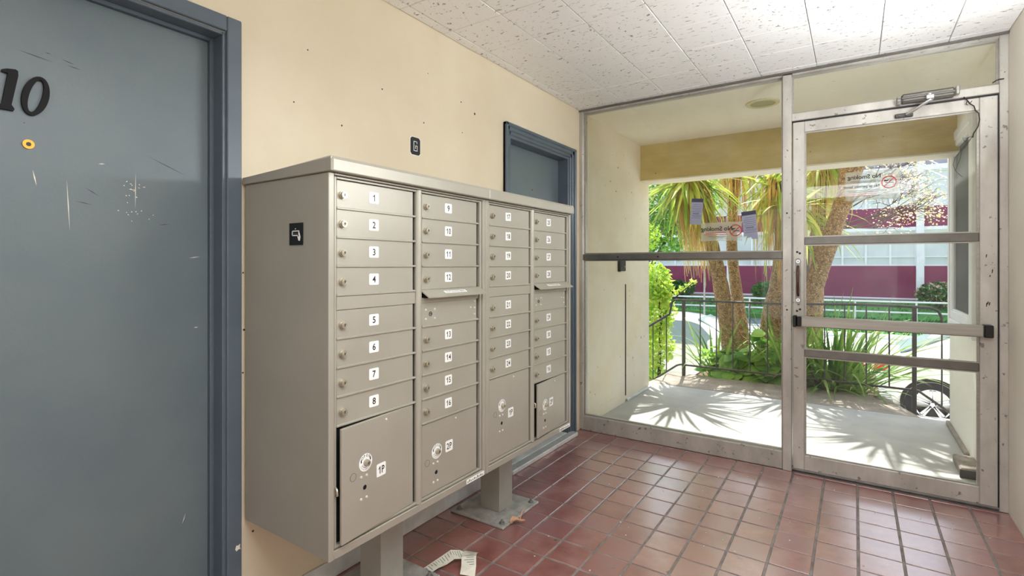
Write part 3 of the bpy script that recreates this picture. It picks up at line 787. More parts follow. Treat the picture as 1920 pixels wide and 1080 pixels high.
def cluster(y0, label, nums, parcels, ajar, split):
    root = thing('cluster_mailbox', label, 'mailbox', (.25, y0 + .3925, 0), group='wall-side cluster mailbox units')
    RX, RY = .25, y0 + .3925
    L = lambda x, y, z: (x - RX, y0 + y - RY, z)
    Wd = .783
    b = MB().rbox(.012, y0 + .0015, .3865, .456, y0 + Wd - .0015, 1.556, .002)
    part(root, 'cabinet', b, M['box'])
    part(root, 'shadow_gap', MB().box(.4562, y0 + .006, .39, .4572, y0 + Wd - .006, 1.553), M['box_dark'])
    # hood
    b = MB(); ya, yb = y0 - .006, y0 + Wd - .001
    prof = [(.008, 1.557), (.497, 1.557), (.499, 1.560), (.499, 1.592), (.493, 1.602), (.480, 1.604), (.008, 1.580)]
    n = len(prof)
    vs = []
    for k, (yy, s_) in enumerate(((ya, .006), (ya + .006, 0), (yb - .006, 0), (yb, .006))):
        for (x, z) in prof: vs.append((min(x, .499 - s_), yy, min(z, 1.604 - s_) if z > 1.57 else z + (s_ * .3)))
    fs = []
    for k in range(3):
        for i in range(n): fs.append((k * n + i, (k + 1) * n + i, (k + 1) * n + (i + 1) % n, k * n + (i + 1) % n))
    fs += [tuple(range(n)), tuple(range(3 * n, 4 * n))[::-1]]
    b.add(vs, fs); part(root, 'hood', b, M['box'])
    # outer flange and inner ring
    b = MB(); xo = XF + .008
    b.rbox(.44, y0, .385, xo, y0 + .020, 1.556, .002).rbox(.44, y0 + Wd - .020, .385, xo, y0 + Wd, 1.556, .002)
    b.rbox(.44, y0 + .020, .385, xo, y0 + Wd - .020, .412, .002).rbox(.44, y0 + .020, 1.549, xo, y0 + Wd - .020, 1.556, .002)
    part(root, 'front_flange', b, M['box'])
    b = MB(); xo = XF + .004
    b.rbox(.456, y0 + .023, .415, xo, y0 + .031, 1.547, .0015).rbox(.456, y0 + Wd - .036, .415, xo, y0 + Wd - .023, 1.547, .0015)
    b.rbox(.456, y0 + .031, .415, xo, y0 + Wd - .036, .424, .0015).rbox(.456, y0 + .031, 1.540, xo, y0 + Wd - .036, 1.547, .0015)
    part(root, 'inner_frame', b, M['box'])
    b = MB(); cy = y0 + .385
    b.cyl((XF - .002, cy, .415), (XF - .002, cy, 1.547), .0145, 14)
    part(root, 'centre_post', b, M['box'])
    C1, C2 = .032, .403
    dv1 = MB().rbox(0, 0, -.0035, .015, DW + .013, .0035, .0015).mesh('divider', M['box'])
    def divider(c, z): link('divider', dv1, root, L(.457, c, z))
    def mdoor(c, ztop, num):
        o = link('mail_door', door_me, root, L(XF - .010, c + .002, ztop - .0022 - DH))
        link('lock', lock_mesh(), o, (.010, .020, DH * .46))
        link('number_label', label_mesh(num, .040 if not split else .042, .037, .030, split), o, (.0101, .146, DH * .52))
    T = 1.540
    for i in range(4):
        mdoor(C1, T - PITCH * i, nums[i]); mdoor(C2, T - PITCH * i, nums[8 + i])
        divider(C1, T - PITCH * (i + 1)); 
        if i < 3: divider(C2, T - PITCH * (i + 1))
    z1 = T - 4 * PITCH
    part(root, 'filler_panel', MB().rbox(.457, y0 + C1 + .001, z1 - .0455, XF + .002, y0 + C1 + DW + .012, z1 - .004, .001), M['box'])
    z2 = 1.140
    for i in range(4):
        mdoor(C1, z2 - PITCH * i, nums[4 + i]); divider(C1, z2 - PITCH * (i + 1))
    # column two: slot, plate, four doors
    fl = MB(); zf = z1 - .004
    fl.add([(XF - .002, y0 + C2 - .004, zf + .006), (XF + .040, y0 + C2 - .004, zf - .018), (XF + .040, y0 + C2 + DW + .022, zf - .018), (XF - .002, y0 + C2 + DW + .022, zf + .006),
            (XF - .002, y0 + C2 - .004, zf + .002), (XF + .040, y0 + C2 - .004, zf - .023), (XF + .040, y0 + C2 + DW + .022, zf - .023), (XF - .002, y0 + C2 + DW + .022, zf + .002)],
           [(0, 1, 2, 3), (7, 6, 5, 4), (0, 4, 5, 1), (1, 5, 6, 2), (2, 6, 7, 3), (3, 7, 4, 0)])
    fo = part(root, 'outgoing_flap', fl, M['box'])
    k = (.024 / .042)
    FS = lambda u, v: (XF + .019 + v * .87, y0 + C2 + .17 + u, zf + .006 - (.021 + v * .87) * k + .0006)
    s_ = MB(); s_.add([FS(-.065, .008), FS(-.065, -.008), FS(.065, -.008), FS(.065, .008)][::-1], [(0, 1, 2, 3)])
    put_text(s_, 'OUTGOING MAIL', .0125, lambda u, v: tuple(a + c for a, c in zip(FS(u, -v), (0, 0, .0006))), 1, .0001, 1.15)
    part(fo, 'slot_decal', s_, [M['label'], M['ink_grey']])
    part(root, 'slot_opening', MB().box(.457, y0 + C2 + .01, zf - .026, XF + .001, y0 + C2 + DW - .02, zf - .006), M['void'])
    pl = part(root, 'filler_panel', MB().rbox(.457, y0 + C2 + .001, z2 - .002, XF + .001, y0 + C2 + DW + .012, zf - .024, .001), M['box'])
    o = link('outgoing_panel', MB().rbox(0, 0, 0, .010, DW, DH, .0015).mesh('outgoing_panel', M['box']), root, L(XF - .010, C2 + .002, z2 - .0022 - DH))
    for (a, c) in ((.020, .058), (.020, .024), (.068, .058), (.068, .024), (.285, .050), (.310, .073), (.310, .047), (.310, .020)):
        link('rivet', rivet_me, o, (.010, a, c))
    b = MB().annulus((.010, .045, .042), (1, 0, 0), .006, .0085, .001, 16).box(.010, .042, .0405, .0112, .050, .0435)
    o2 = link('key_switch', b.mesh('key_switch', M['ink']), o)
    divider(C2, z2 - PITCH)
    for i in range(4):
        mdoor(C2, z2 - PITCH * (i + 1), nums[12 + i]); divider(C2, z2 - PITCH * (i + 2))
    # parcel doors
    def parcel(c, ztop, num, ang, dy, dz, lab):
        zb = .4255; h = ztop - .004 - zb
        yy = c + .002 + DW
        me = MB().rbox(-.010, -DW, 0, 0, 0, h, .0015).mesh('parcel_door', M['box'])
        o = link('parcel_door', me, root, L(XF, yy, zb), (0, 0, ang))
        q = lambda y, z: (0.0001, y - DW, z)
        link('open_decal', decal_me, o, q(dy, dz)); link('lock', lock_mesh(.85), o, q(dy, dz))
        link('number_label', label_mesh(num, .042, .042, .033), o, q(lab[0], lab[1]))
        hh = link('key_hole', MB().annulus((0, 0, 0), (1, 0, 0), .0078, .0092, .0008, 18).cyl((0, 0, 0), (.0004, 0, 0), .0080, 18, mi=1).mesh('key_hole', [M['box'], M['void']]), o, q(dy - .004, dz - .078))
        for (a, e) in ((-.015, .036), (.008, .036), (-.015, -.034), (.008, -.034)):
            link('rivet', rivet_me, o, q(dy - .004 + a, dz - .078 + e))
        link('knockout_ring', MB().annulus((0, 0, 0), (1, 0, 0), .0118, .0126, .0004, 24).mesh('knockout_ring', M['box_dark']), o, q(dy - .052, dz - .030))
        link('rivet', rivet_me, o, q(.19, h - .018))
        if ang:
            part(root, 'parcel_bay', MB().box(.4575, y0 + c - .001, zb - .002, .4585, y0 + c + .03, ztop - .004), M['void'])
            part(root, 'latch_hook', MB().tube([(.470, y0 + c - .004, zb + .175), (.482, y0 + c - .008, zb + .172), (.484, y0 + c - .008, zb + .155), (.470, y0 + c - .004, zb + .150)], .0035, 6), M['lock'])
    za, zb_ = z2 - 4 * PITCH - .002, z2 - 5 * PITCH - .002
    parcel(C1, za, parcels[0], R(4.2) if ajar[0] else 0, .097, .222, (.166, .176))
    parcel(C2, zb_, parcels[1], R(4.2) if ajar[1] else 0, .080, .148, (.150, .148))
    # maker's strip on the lower flange (illegible in the photo)
    s_ = MB().rbox(XF + .008, y0 + Wd - .130, .388, XF + .0088, y0 + Wd - .012, .407, .0003)
    for j in range(10):
        s_.box(XF + .0088, y0 + Wd - .124 + j * .0105, .393, XF + .0092, y0 + Wd - .118 + j * .0105, .393 + random.choice((.005, .008, .010)), 1)
    part(root, 'maker_strip', s_, [M['label'], M['ink_grey']])
    # pedestal
    pc = y0 + .44
    part(root, 'pedestal', MB().rbox(.153, pc - .058, .012, .278, pc + .058, .385, .004), M['post'])
    bp = part(root, 'base_plate', MB().rbox(.045, pc - .168, .0005, .375, pc + .168, .0125, .003), M['plate'])
    for (x, y) in ((.075, -.135), (.345, -.135), (.345, .135), (.075, .135)):
        part(bp, 'anchor_bolt', MB().cyl((x, pc + y, .0125), (x, pc + y, .021), .011, 6, smooth=False).cyl((x, pc + y, .021), (x, pc + y, .032), .0058, 8).cyl((x, pc + y, .0125), (x, pc + y, .0145), .016, 12), M['steel'])
    return root
u1 = cluster(.965, 'near taupe mailbox unit with doors numbered 1 to 16 and 1P ajar', [str(i) for i in range(1, 17)], ('1P', '2P'), (True, False), False)
u2 = cluster(1.750, 'far taupe mailbox unit numbered from 17, closest to the glass front', [str(i) for i in range(17, 29)] + ['29', '30', '15', '16'], ('1P', '2P'), (False, True), True)
# black sticker on the side of the near unit
FSd = lambda u, v, dd: (.313 + u, .965 - .0004 - dd, 1.375 + v)
b = MB().prism([(-.036, -.035), (.036, -.035), (.036, .035), (-.036, .035)], FSd, .0006)
for (a0, c0, a1, c1) in ((-.022, -.006, -.018, .011), (-.022, .008, .016, .011), (.013, -.004, .017, .011), (-.022, -.006, .008, -.003)):
    b.box(.313 + a0, .965 - .0014, 1.375 + c0, .313 + a1, .965 - .0010, 1.375 + c1, 1)
b.prism([(.006, -.004), (.013, -.021), (.020, -.022), (.023, -.010), (.018, .004), (.015, .003), (.015, -.010)], lambda u, v, dd: FSd(u, v, dd + .0006), .0005, 1)
b.prism([(-.005, .015), (-.001, .015), (-.001, .018), (-.005, .018)], lambda u, v, dd: FSd(u, v, dd + .0006), .0004, 1)
for k in range(4): b.box(.300 + k * .007, .9636, 1.3755, .3035 + k * .007, .9640, 1.3775, 2)
part(u1, 'side_sticker', b, [M['ink'], M['label'], M['ink_grey']])['label'] = 'black square sticker with a white line drawing'

# letter sticker on the wall
FW = lambda u, v, dd: (dd, 1.8105 + u, 1.857 + v)
st = thing('letter_sticker', 'black block letter G sticker with white outline above the mailboxes', 'sticker', (0.001, 1.8105, 1.857))
def octo(w_, h_, c): return [(-w_ + c, -h_), (w_ - c, -h_), (w_, -h_ + c), (w_, h_ - c), (w_ - c, h_), (-w_ + c, h_), (-w_, h_ - c), (-w_, -h_ + c)]
part(st, 'outline_patch', MB().prism(octo(.0355, .045, .011), FW, .0006), M['label'])
part(st, 'black_field', MB().prism(octo(.0335, .043, .010), lambda u, v, dd: FW(u, v, dd + .0006), .0004), M['ink'])
g_ = MB()
def bar(a0, c0, a1, c1): g_.box(.0010, 1.8105 + a0, 1.857 + c0, .0014, 1.8105 + a1, 1.857 + c1)
bar(-.012, -.024, -.009, .024); bar(-.012, .021, .012, .024); bar(.009, .012, .012, .024); bar(-.012, -.024, .014, -.021); bar(.011, -.024, .014, .004); bar(.000, .001, .014, .004); bar(.000, -.012, .003, .004)
part(st, 'letter_line', g_, M['label'])

# ------------------------------------------------------------------ litter
def paper_strip(pts, w_, name, root, marks, mats):
    b = MB(); vs = []
    P = [Vector(p) for p in pts]
    for i, p in enumerate(P):
        t = (P[min(i + 1, len(P) - 1)] - P[max(i - 1, 0)]).normalized(); s_ = Vector((-t.y, t.x, 0)).normalized()
        zt = Vector((0, 0, random.uniform(-.006, .010)))
        vs += [p + s_ * w_ / 2 + zt, p - s_ * w_ / 2 + Vector((0, 0, random.uniform(-.002, .006)))]
    n = len(P)
    b.add(vs, [(2 * i, 2 * i + 1, 2 * i + 3, 2 * i + 2) for i in range(n - 1)])
    for m in marks:      # printed marks lying just on top
        i, a0, a1, c0, c1 = m
        q = lambda a, c: (vs[2 * i] * (1 - a) + vs[2 * i + 2] * a) * (1 - c) + (vs[2 * i + 1] * (1 - a) + vs[2 * i + 3] * a) * c + Vector((0, 0, .0012))
        b.add([q(a0, c0), q(a1, c0), q(a1, c1), q(a0, c1)], [(0, 1, 2, 3)], 1)
    b.add([v - Vector((0, 0, .0008)) for v in vs], [(2 * i, 2 * i + 2, 2 * i + 3, 2 * i + 1) for i in range(n - 1)])
    return part(root, name, b, mats)
rc = thing('crumpled_receipt', 'crumpled white printed paper strip lying on the red tiles', 'paper', (.40, 1.69, 0))
mk = [(i, a, a + .05, .15, .15 + random.uniform(.3, .7)) for i in range(5) for a in (.1, .35, .6, .85)]
paper_strip([(.300, 1.555, .006), (.318, 1.60, .022), (.325, 1.645, .016), (.345, 1.685, .030), (.370, 1.715, .024), (.385, 1.745, .020)], .055, 'paper_strip', rc, mk, [M['paper'], M['ink_grey']])
paper_strip([(.372, 1.782, .008), (.392, 1.745, .030), (.418, 1.705, .034), (.445, 1.670, .018), (.462, 1.640, .006)], .062, 'paper_strip', rc, mk[:12], [M['paper'], M['ink_grey']])
dl = thing('dry_leaf', 'curled brown dry leaf beside the pedestal base plate', 'leaf', (.402, 2.10, 0))
b = MB(); vs = []
pts = [((.385, 2.075), .012), ((.392, 2.09), .022), ((.402, 2.105), .020), ((.412, 2.125), .010), ((.422, 2.145), .003)]
for i, ((x, y), ww) in enumerate(pts):
    for s_ in (-1, -.3, .4, 1): vs.append((x + s_ * ww * .8, y - s_ * ww * .5, .004 + .016 * abs(s_) ** 1.5 + .012 * math.sin(i * 1.3)+.006))
fs = [(i * 4 + j, i * 4 + j + 1, i * 4 + j + 5, i * 4 + j + 4) for i in range(4) for j in range(3)]
b.add(vs, fs, smooth=True); part(dl, 'leaf_blade', b, M['leafdry'])
b = MB().tube([(.405, 2.125, .012), (.400, 2.14, .03), (.396, 2.16, .045), (.402, 2.17, .052)], .0035, 6); part(dl, 'leaf_stalk', b, M['leafdry'])
b = MB()
for k in range(60):
    x = random.uniform(.5, 2.35); y = random.uniform(1.9, 3.5); r = random.uniform(.002, .0045)
    b.prism([(x + r * random.uniform(.6, 1.2) * math.cos(a), y + r * random.uniform(.5, 1.2) * math.sin(a)) for a in (0, 1.2, 2.5, 3.8, 5.1)], lambda u, v, dd: (u, v, .0004 + dd), .0015)
solo('floor_crumbs', b, M['scratch'], 'tiny pale crumbs scattered over the tile floor', 'debris', kind='stuff')

# ------------------------------------------------------------------ porch
solo('porch_slab', MB().box(-.12, 3.662, -.30, 2.60, 5.46, 0), M['conc'], 'smooth grey concrete porch slab outside the glass', 'porch floor', kind='structure')
b = MB(); b.add([(-.10, 5.468, -.30), (2.24, 5.468, -.30), (2.02, 6.12, -.30), (-.04, 6.12, -.30), (-.10, 5.468, 0), (2.24, 5.468, 0), (2.02, 6.12, 0), (-.04, 6.12, 0)],
              [(0, 3, 2, 1), (4, 5, 6, 7), (0, 1, 5, 4), (1, 2, 6, 5), (2, 3, 7, 6), (3, 0, 4, 7)])
solo('porch_outer_slab', b, M['conc_rough'], 'rough weathered concrete strip between porch slab and railing', 'porch floor', kind='structure')
pw = thing('porch_wall_left', 'left stucco wall of the porch with a dark vertical joint', 'wall', (0, 4.4, 0), kind='structure')
part(pw, 'stucco_panel', MB().box(-.30, 3.662, -.3, 0, 4.555, 2.60), M['porch'])
part(pw, 'stucco_panel', MB().box(-.30, 4.575, -.3, -.012, 5.26, 2.60), M['porch'])
part(pw, 'joint_strip', MB().box(-.30, 4.555, -.3, -.02, 4.575, 2.60).rbox(-.012, 4.556, .06, .006, 4.572, 1.10, .003), M['bark_dark'])
part(pw, 'base_flashing', MB().rbox(-.012, 4.60, 0, .012, 5.25, .022, .004), M['base'])
ic = thing('entry_keypad', 'small dark door-entry box with grey edge on the porch wall', 'intercom', (.0, 4.44, 1.27))
part(ic, 'keypad_case', MB().rbox(-.002, 4.385, 1.218, .030, 4.495, 1.330, .006), M['alu_clean'])
part(ic, 'keypad_face', MB().rbox(.030, 4.390, 1.224, .034, 4.490, 1.325, .003).rbox(-.001, 4.380, 1.220, .028, 4.386, 1.328, .001), M['ink'])
part(ic, 'call_button', MB().cyl((.034, 4.46, 1.262), (.038, 4.46, 1.262), .010, 12), M['steel'])

pr = thing('porch_wall_right', 'pale right porch wall below and around the side window', 'wall', (2.43, 4.5, 0), kind='structure')
b = MB(); b.box(2.415, 3.684, -.3, 2.75, 5.36, .80); b.box(2.415, 3.684, 2.27, 2.75, 5.36, 2.60); b.box(2.415, 3.684, .8, 2.75, 4.30, 2.27); b.box(2.415, 5.30, .8, 2.75, 5.36, 2.27)
part(pr, 'stucco_panel', b, M['wall_pale'])
sw = thing('window_2', 'white framed side window of the porch with dark screened glass', 'window', (2.42, 4.8, 1.5), kind='structure')
b = MB()
for (x, e) in ((2.395, 0), (2.405, .09), (2.412, .15)):
    y0_, y1_, z0_, z1_ = 4.30 + e, 5.31 - e * .6, .80 + e * .7, 2.27 - e * .5
    q = .09 if e < .15 else .05
    b.rbox(x, y0_, z0_, 2.47, y0_ + q, z1_, .004).rbox(x, y1_ - q * .7, z0_, 2.47, y1_, z1_, .004)
    b.rbox(x, y0_ + q, z0_, 2.47, y1_ - q * .7, z0_ + q * .7, .004).rbox(x, y0_ + q, z1_ - q * .7, 2.47, y1_ - q * .7, z1_, .004)
part(sw, 'window_frame', b, M['white'])
part(sw, 'pane', MB().box(2.43, 4.35, .85, 2.44, 5.28, 2.24), M['glass_dark'])
solo('porch_ceiling', MB().box(-.30, 3.684, H, 2.75, 5.26, H + .12), M['soffit'], 'cream painted porch soffit with a round recessed lamp', 'ceiling', kind='structure')
bm_ = thing('porch_beam', 'ochre stucco beam across the open front of the porch', 'beam', (1.2, 5.13, 2.3), kind='structure')
part(bm_, 'beam_body', MB().box(-.30, 5.0, 2.128, 2.75, 5.26, H), M['beam'])
part(bm_, 'lit_underside', MB().box(-.30, 5.004, 2.116, 2.75, 5.256, 2.128), M['soffit'])  # pale colour puts the floor's bounce light into the beam underside
solo('upper_storey', MB().box(-6, -6, 2.60, 8, 5.26, 6.2), M['roof'], 'plain rendered upper storey above the lobby and porch', 'building', kind='structure')
dn = thing('downlight', 'round cream recessed lamp in the porch soffit', 'ceiling light', (1.215, 4.178, H))
part(dn, 'trim_ring', MB().annulus((1.215, 4.178, H - .008), (0, 0, 1), .085, .115, .008, 32), M['lamp_trim'])
part(dn, 'lens', MB().cyl((1.215, 4.178, H - .003), (1.215, 4.178, H), .086, 32), M['lamp_in'])
db = thing('kerb_block', 'low dark stained block at the foot of the right porch wall', 'block', (2.36, 4.25, 0))
part(db, 'block_body', MB().rbox(2.31, 4.06, 0, 2.414, 4.36, .055, .008), M['conc_rough'])
part(db, 'rubber_face', MB().rbox(2.306, 4.052, 0, 2.414, 4.06, .050, .002), M['iron'])
part(pr, 'wall_foot', MB().rbox(2.39, 4.50, 0, 2.415, 5.36, .03, .005), M['conc_rough'])

# railing
rl = thing('porch_railing', 'dark iron railing along the outer porch edge, dropping at both ends', 'railing', (1.1, 6.03, 0))
yr = 6.03
part(rl, 'top_rail', MB().tube([(-.62, yr, .30), (-.27, yr, .545), (-.03, yr, .70), (-.02, yr, .73), (0.0, yr, .84), (.03, yr, .868), (.06, yr, .872), (1.0, yr, .872), (1.9, yr, .895), (2.36, yr, .888), (2.415, yr, .86), (2.44, yr, .80), (2.44, yr, .72), (2.60, yr, .60), (2.95, yr, .36)], .013, 8), M['iron'])
part(rl, 'bottom_rail', MB().tube([(-.62, yr, -.36), (-.23, yr, -.10), (.06, yr, .11), (.10, yr, .124), (1.0, yr, .122), (2.0, yr, .118), (2.27, yr, .115), (2.6, yr, -.13), (2.95, yr, -.38)], .011, 8), M['iron'])
for (x, z0, z1) in ((.137, 0, .87), (2.243, -.18, .893)):
    part(rl, 'post', MB().rbox(x - .017, yr - .017, z0, x + .017, yr + .017, z1, .003), M['iron'])
for x, z0, z1 in ((-.225, -.10, .575), (-.064, .02, .68), (.322, .12, .87), (.496, .12, .87), (.668, .12, .87), (.840, .12, .87), (1.012, .12, .87), (1.185, .12, .87), (1.358, .12, .88), (1.531, .12, .885), (1.700, .12, .89), (1.876, .12, .89), (2.055, .12, .89), (2.44, .0, .72)):
    part(rl, 'baluster', MB().cyl((x, yr, z0), (x, yr, z1), .0065, 8), M['iron'])

# stairs going down on both sides
ls = thing('left_steps', 'pale concrete steps dropping away beyond the left end of the porch', 'steps', (-.5, 5.7, -.3), kind='structure')
for k in range(5):
    part(ls, 'step', MB().box(-.13 - .28 * (k + 1), 5.27, -1.12, -.13 - .28 * k, 6.0, -.13 - .17 * k), M['conc'])
rs = thing('right_steps', 'sunlit concrete steps and landing beyond the right end of the porch', 'steps', (2.6, 5.8, -.3), kind='structure')
part(rs, 'landing', MB().box(2.26, 5.468, -1.12, 3.10, 6.2, -.15), M['conc'])
for k in range(4):
    part(rs, 'step', MB().box(3.10 + .28 * k, 5.4, -1.12, 3.10 + .28 * (k + 1), 6.2, -.32 - .17 * k), M['conc'])

# ------------------------------------------------------------------ ground outside
solo('planting_bed', MB().box(.14, 6.13, -1.12, 2.0, 8.0, -.10), M['soil'], 'raised bed of brown soil behind the railing', 'planting bed', kind='structure')
solo('bed_kerb', MB().box(.04, 8.0, -1.12, 2.1, 8.12, -.08).box(2.0, 6.13, -1.12, 2.1, 8.0, -.08).box(.04, 6.13, -1.12, .14, 8.0, -.08), M['conc'], 'pale kerb wall around the planting bed', 'kerb', kind='structure')
solo('street', MB().box(-40, 5.27, -1.4, 40, 20.5, -1.12), M['street'], 'bright pale street surface in front of the building', 'street', kind='structure')
solo('far_kerb', MB().box(-40, 20.5, -1.4, 40, 20.7, -.98), M['white'], 'pale kerb line across the street', 'kerb', kind='structure')
solo('far_drive', MB().box(-40, 20.7, -1.4, .6, 24.8, -1.06), M['asphalt'], 'blue-grey shaded asphalt strip beyond the street', 'pavement', kind='structure')
b = MB(); b.add([(.6, 20.7, -1.06), (40, 20.7, -1.06), (40, 24.8, -.80), (.6, 24.8, -.80), (.6, 20.7, -1.4), (40, 20.7, -1.4), (40, 24.8, -1.4), (.6, 24.8, -1.4)], [(0, 1, 2, 3), (4, 5, 1, 0), (7, 4, 0, 3)])
b.add([(-40, 24.8, -.92), (40, 24.8, -.80), (40, 29, -.30), (-40, 29, -.34), (-40, 24.8, -1.4), (40, 24.8, -1.4)], [(0, 1, 2, 3), (4, 5, 1, 0)])
lawn = solo('lawn', b, M['grass'], 'green lawn bank below the maroon building', 'lawn', kind='structure')
b = MB()
for k in range(6000):
    x = random.uniform(-12, 8); y = random.uniform(24.9, 28.8) if x < .7 else random.uniform(21, 28.8)
    z = -.92 + (y - 24.8) * .136 if y > 24.8 else -1.06 + (y - 20.7) * .063
    a = random.uniform(0, 6.3); b.add([(x, y, z - .02), (x + .10 * math.cos(a), y + .10 * math.sin(a), z - .02), (x + .05, y, z + random.uniform(.06, .13))], [(0, 1, 2)])
solo('lawn_blades', b, M['leaf_hedge'], 'short grass blades growing on the bank', 'grass', kind='stuff')
solo('foundation_strip', MB().box(-16, 28.4, -.6, 12, 29.05, -.26), M['conc_rough'], 'grey concrete strip along the foot of the far building', 'kerb', kind='structure')

# white pipe fence across the street
wf = thing('pipe_fence', 'white two-rail pipe fence in front of the lawn', 'fence', (-2, 24.2, -1))
for z in (-.16, -.56): part(wf, 'rail', MB().cyl((-12, 24.2, z - .05), (6.5, 24.2, z + .07), .035, 8), M['white'])
x = -11.5
while x < 6.6:
    part(wf, 'post', MB().cyl((x, 24.2, -1.12), (x, 24.2, -.12), .035, 8), M['white']); x += 1.9
sp = MB().cyl((-2.95, 20.2, -1.12), (-2.95, 20.2, 1.6), .035, 8)
solo('sign_pole', sp, M['steel'], 'thin grey pole standing at the far kerb', 'pole')

# maroon building
B = thing('apartment_building', 'maroon and white panelled building with window bands across the street', 'building', (-2, 29, -.3))
YF = 29.0
part(B, 'wall_core', MB().box(-16, YF + .15, -.6, 12, YF + 9, 9.6), M['mauve'])
pil = [-15.7 + 3.95 * k for k in range(8)]
pil = [4.20 - 3.95 * k for k in range(-1, 6)]
for zz in ((2.84, 3.00), (5.48, 5.72), (8.2, 8.45), (-.32, -.20)):
    part(B, 'white_band', MB().rbox(-16, YF - .10, zz[0], 12, YF + .16, zz[1], .01), M['white'])
for xp in pil:
    part(B, 'pillar', MB().rbox(xp - .14, YF - .18, -.32, xp + .14, YF + .16, 9.0, .01), M['white'])
for xp in pil:
    x0, x1 = xp - 3.95 + .14, xp - .14
    for (z0, z1, mk_) in ((-.20, 1.25, 'maroon'), (3.00, 3.90, 'maroon'), (5.72, 6.6, 'mauve')):
        part(B, 'spandrel_panel', MB().rbox(x0, YF - .02, z0, x1, YF + .10, z1, .01), M[mk_])
    for (z0, z1, zr) in ((1.25, 2.84, 1.66), (3.90, 5.48, 4.42), (6.6, 8.2, 7.1)):
        wd = part(B, 'window', MB().rbox(x0, YF + .0, z0, x1, YF + .12, z0 + .05, .005).rbox(x0, YF, z1 - .05, x1, YF + .12, z1, .005), M['white'])
        fr = MB(); nn = 4
        for i in range(nn + 1):
            xx = x0 + (x1 - x0) * i / nn; fr.box(xx - .04, YF - .02, z0, xx + .04, YF + .10, z1)
        fr.box(x0, YF - .01, zr - .025, x1, YF + .08, zr + .025)
        if z0 > 3: fr.box(x0, YF - .01, z0 + 1.15, x1, YF + .08, z0 + 1.19)
        part(wd, 'window_bars', fr, M['white'])
        for i in range(nn):
            xa = x0 + (x1 - x0) * i / nn; xb = x0 + (x1 - x0) * (i + 1) / nn
            part(wd, 'pane', MB().box(xa + .04, YF + .06, z0 + .05, xb - .04, YF + .07, z1 - .05), M['win'])

# ------------------------------------------------------------------ plants
rnd = random.Random(11)
def blade_mesh(name, m, L, w_, el, droop, seg=7, fold=.25, twist=0.0):
    """sword leaf starting at the origin along +x, elevation el (radians), bending down by droop"""
    b = MB(); p = Vector((0, 0, 0)); e = el; vs = []
    for i in range(seg + 1):
        t = i / seg
        ww = w_ * (0.55 + 1.1 * t if t < .3 else 0.88 * (1 - ((t - .3) / .7) ** 1.8) + .02) / 2
        tw = twist * t
        side = Vector((0, math.cos(tw), math.sin(tw))); up = Vector((-math.sin(e), 0, math.cos(e)))
        vs += [p - side * ww + up * ww * fold, p, p + side * ww + up * ww * fold]
        p = p + Vector((math.cos(e), 0, math.sin(e))) * (L / seg); e -= droop / seg * (0.5 + t)
    fs = []
    for i in range(seg):
        a = i * 3; fs += [(a, a + 1, a + 4, a + 3), (a + 1, a + 2, a + 5, a + 4)]
    b.add(vs, fs, smooth=True); return b.mesh(name, m)

def crown(root, c, leaves, n, L, els, skirt=None, name='leaf', az=None):
    """leaves: list of meshes bucketed by elevation"""
    c = Vector(c) - wp(root)
    for k in range(n):
        me = rnd.choice(leaves)
        o = link(name, me, root, c + Vector((rnd.gauss(0, .03), rnd.gauss(0, .03), rnd.gauss(0, .05))))
        a = rnd.uniform(0, 2 * PI) if az is None else az(k)
        o.rotation_euler = (rnd.uniform(-.25, .25), rnd.uniform(*els), a)
        s_ = rnd.uniform(.75, 1.12); o.scale = (s_, rnd.uniform(.8, 1.2), s_)
def skirt_mb(c, n, L, r0, spread, pull=(0, 0)):
    b = MB()
    for k in range(n):
        a = rnd.uniform(0, 2 * PI); l = L * rnd.uniform(.5, 1.15); rr = spread * rnd.uniform(.4, 1.2)
        z0 = rnd.uniform(-.25, .1)
        p0 = Vector(c) + Vector((math.cos(a) * r0, math.sin(a) * r0, z0)); pts = []
        w_ = rnd.uniform(.006, .014)
        sv = Vector((-math.sin(a + .5), math.cos(a + .5), 0))
        vs = []
        N = 6
        for i in range(N + 1):
            t = i / N
            out_ = rr * (math.sin(min(t * 2.0, 1) * PI / 2)) * (1 - .25 * t)
            q = p0 + Vector((math.cos(a) * out_ + pull[0] * t, math.sin(a) * out_ + pull[1] * t, -l * t ** 1.15 + .12 * math.sin(t * PI)))
            q += Vector((rnd.gauss(0, .006), rnd.gauss(0, .006), 0))
            ww = w_ * (1 - .8 * t)
            vs += [q - sv * ww, q + sv * ww]
        b.add(vs, [(2 * i, 2 * i + 1, 2 * i + 3, 2 * i + 2) for i in range(N)], rnd.choice((0, 0, 1)), True)
    return b

lv = [blade_mesh('leaf', M['leaf'], .80, .046, 0.0, d_, twist=tw) for d_, tw in ((.5, .2), (.9, -.3), (1.3, .5), (.25, 0), (.7, -.5))]
lv_iris = [blade_mesh('leaf', M['leaf_iris'], .80, .030, 0.0, d_, twist=tw) for d_, tw in ((.35, .3), (.8, -.3), (1.5, .6), (2.2, .2), (.15, 0))]

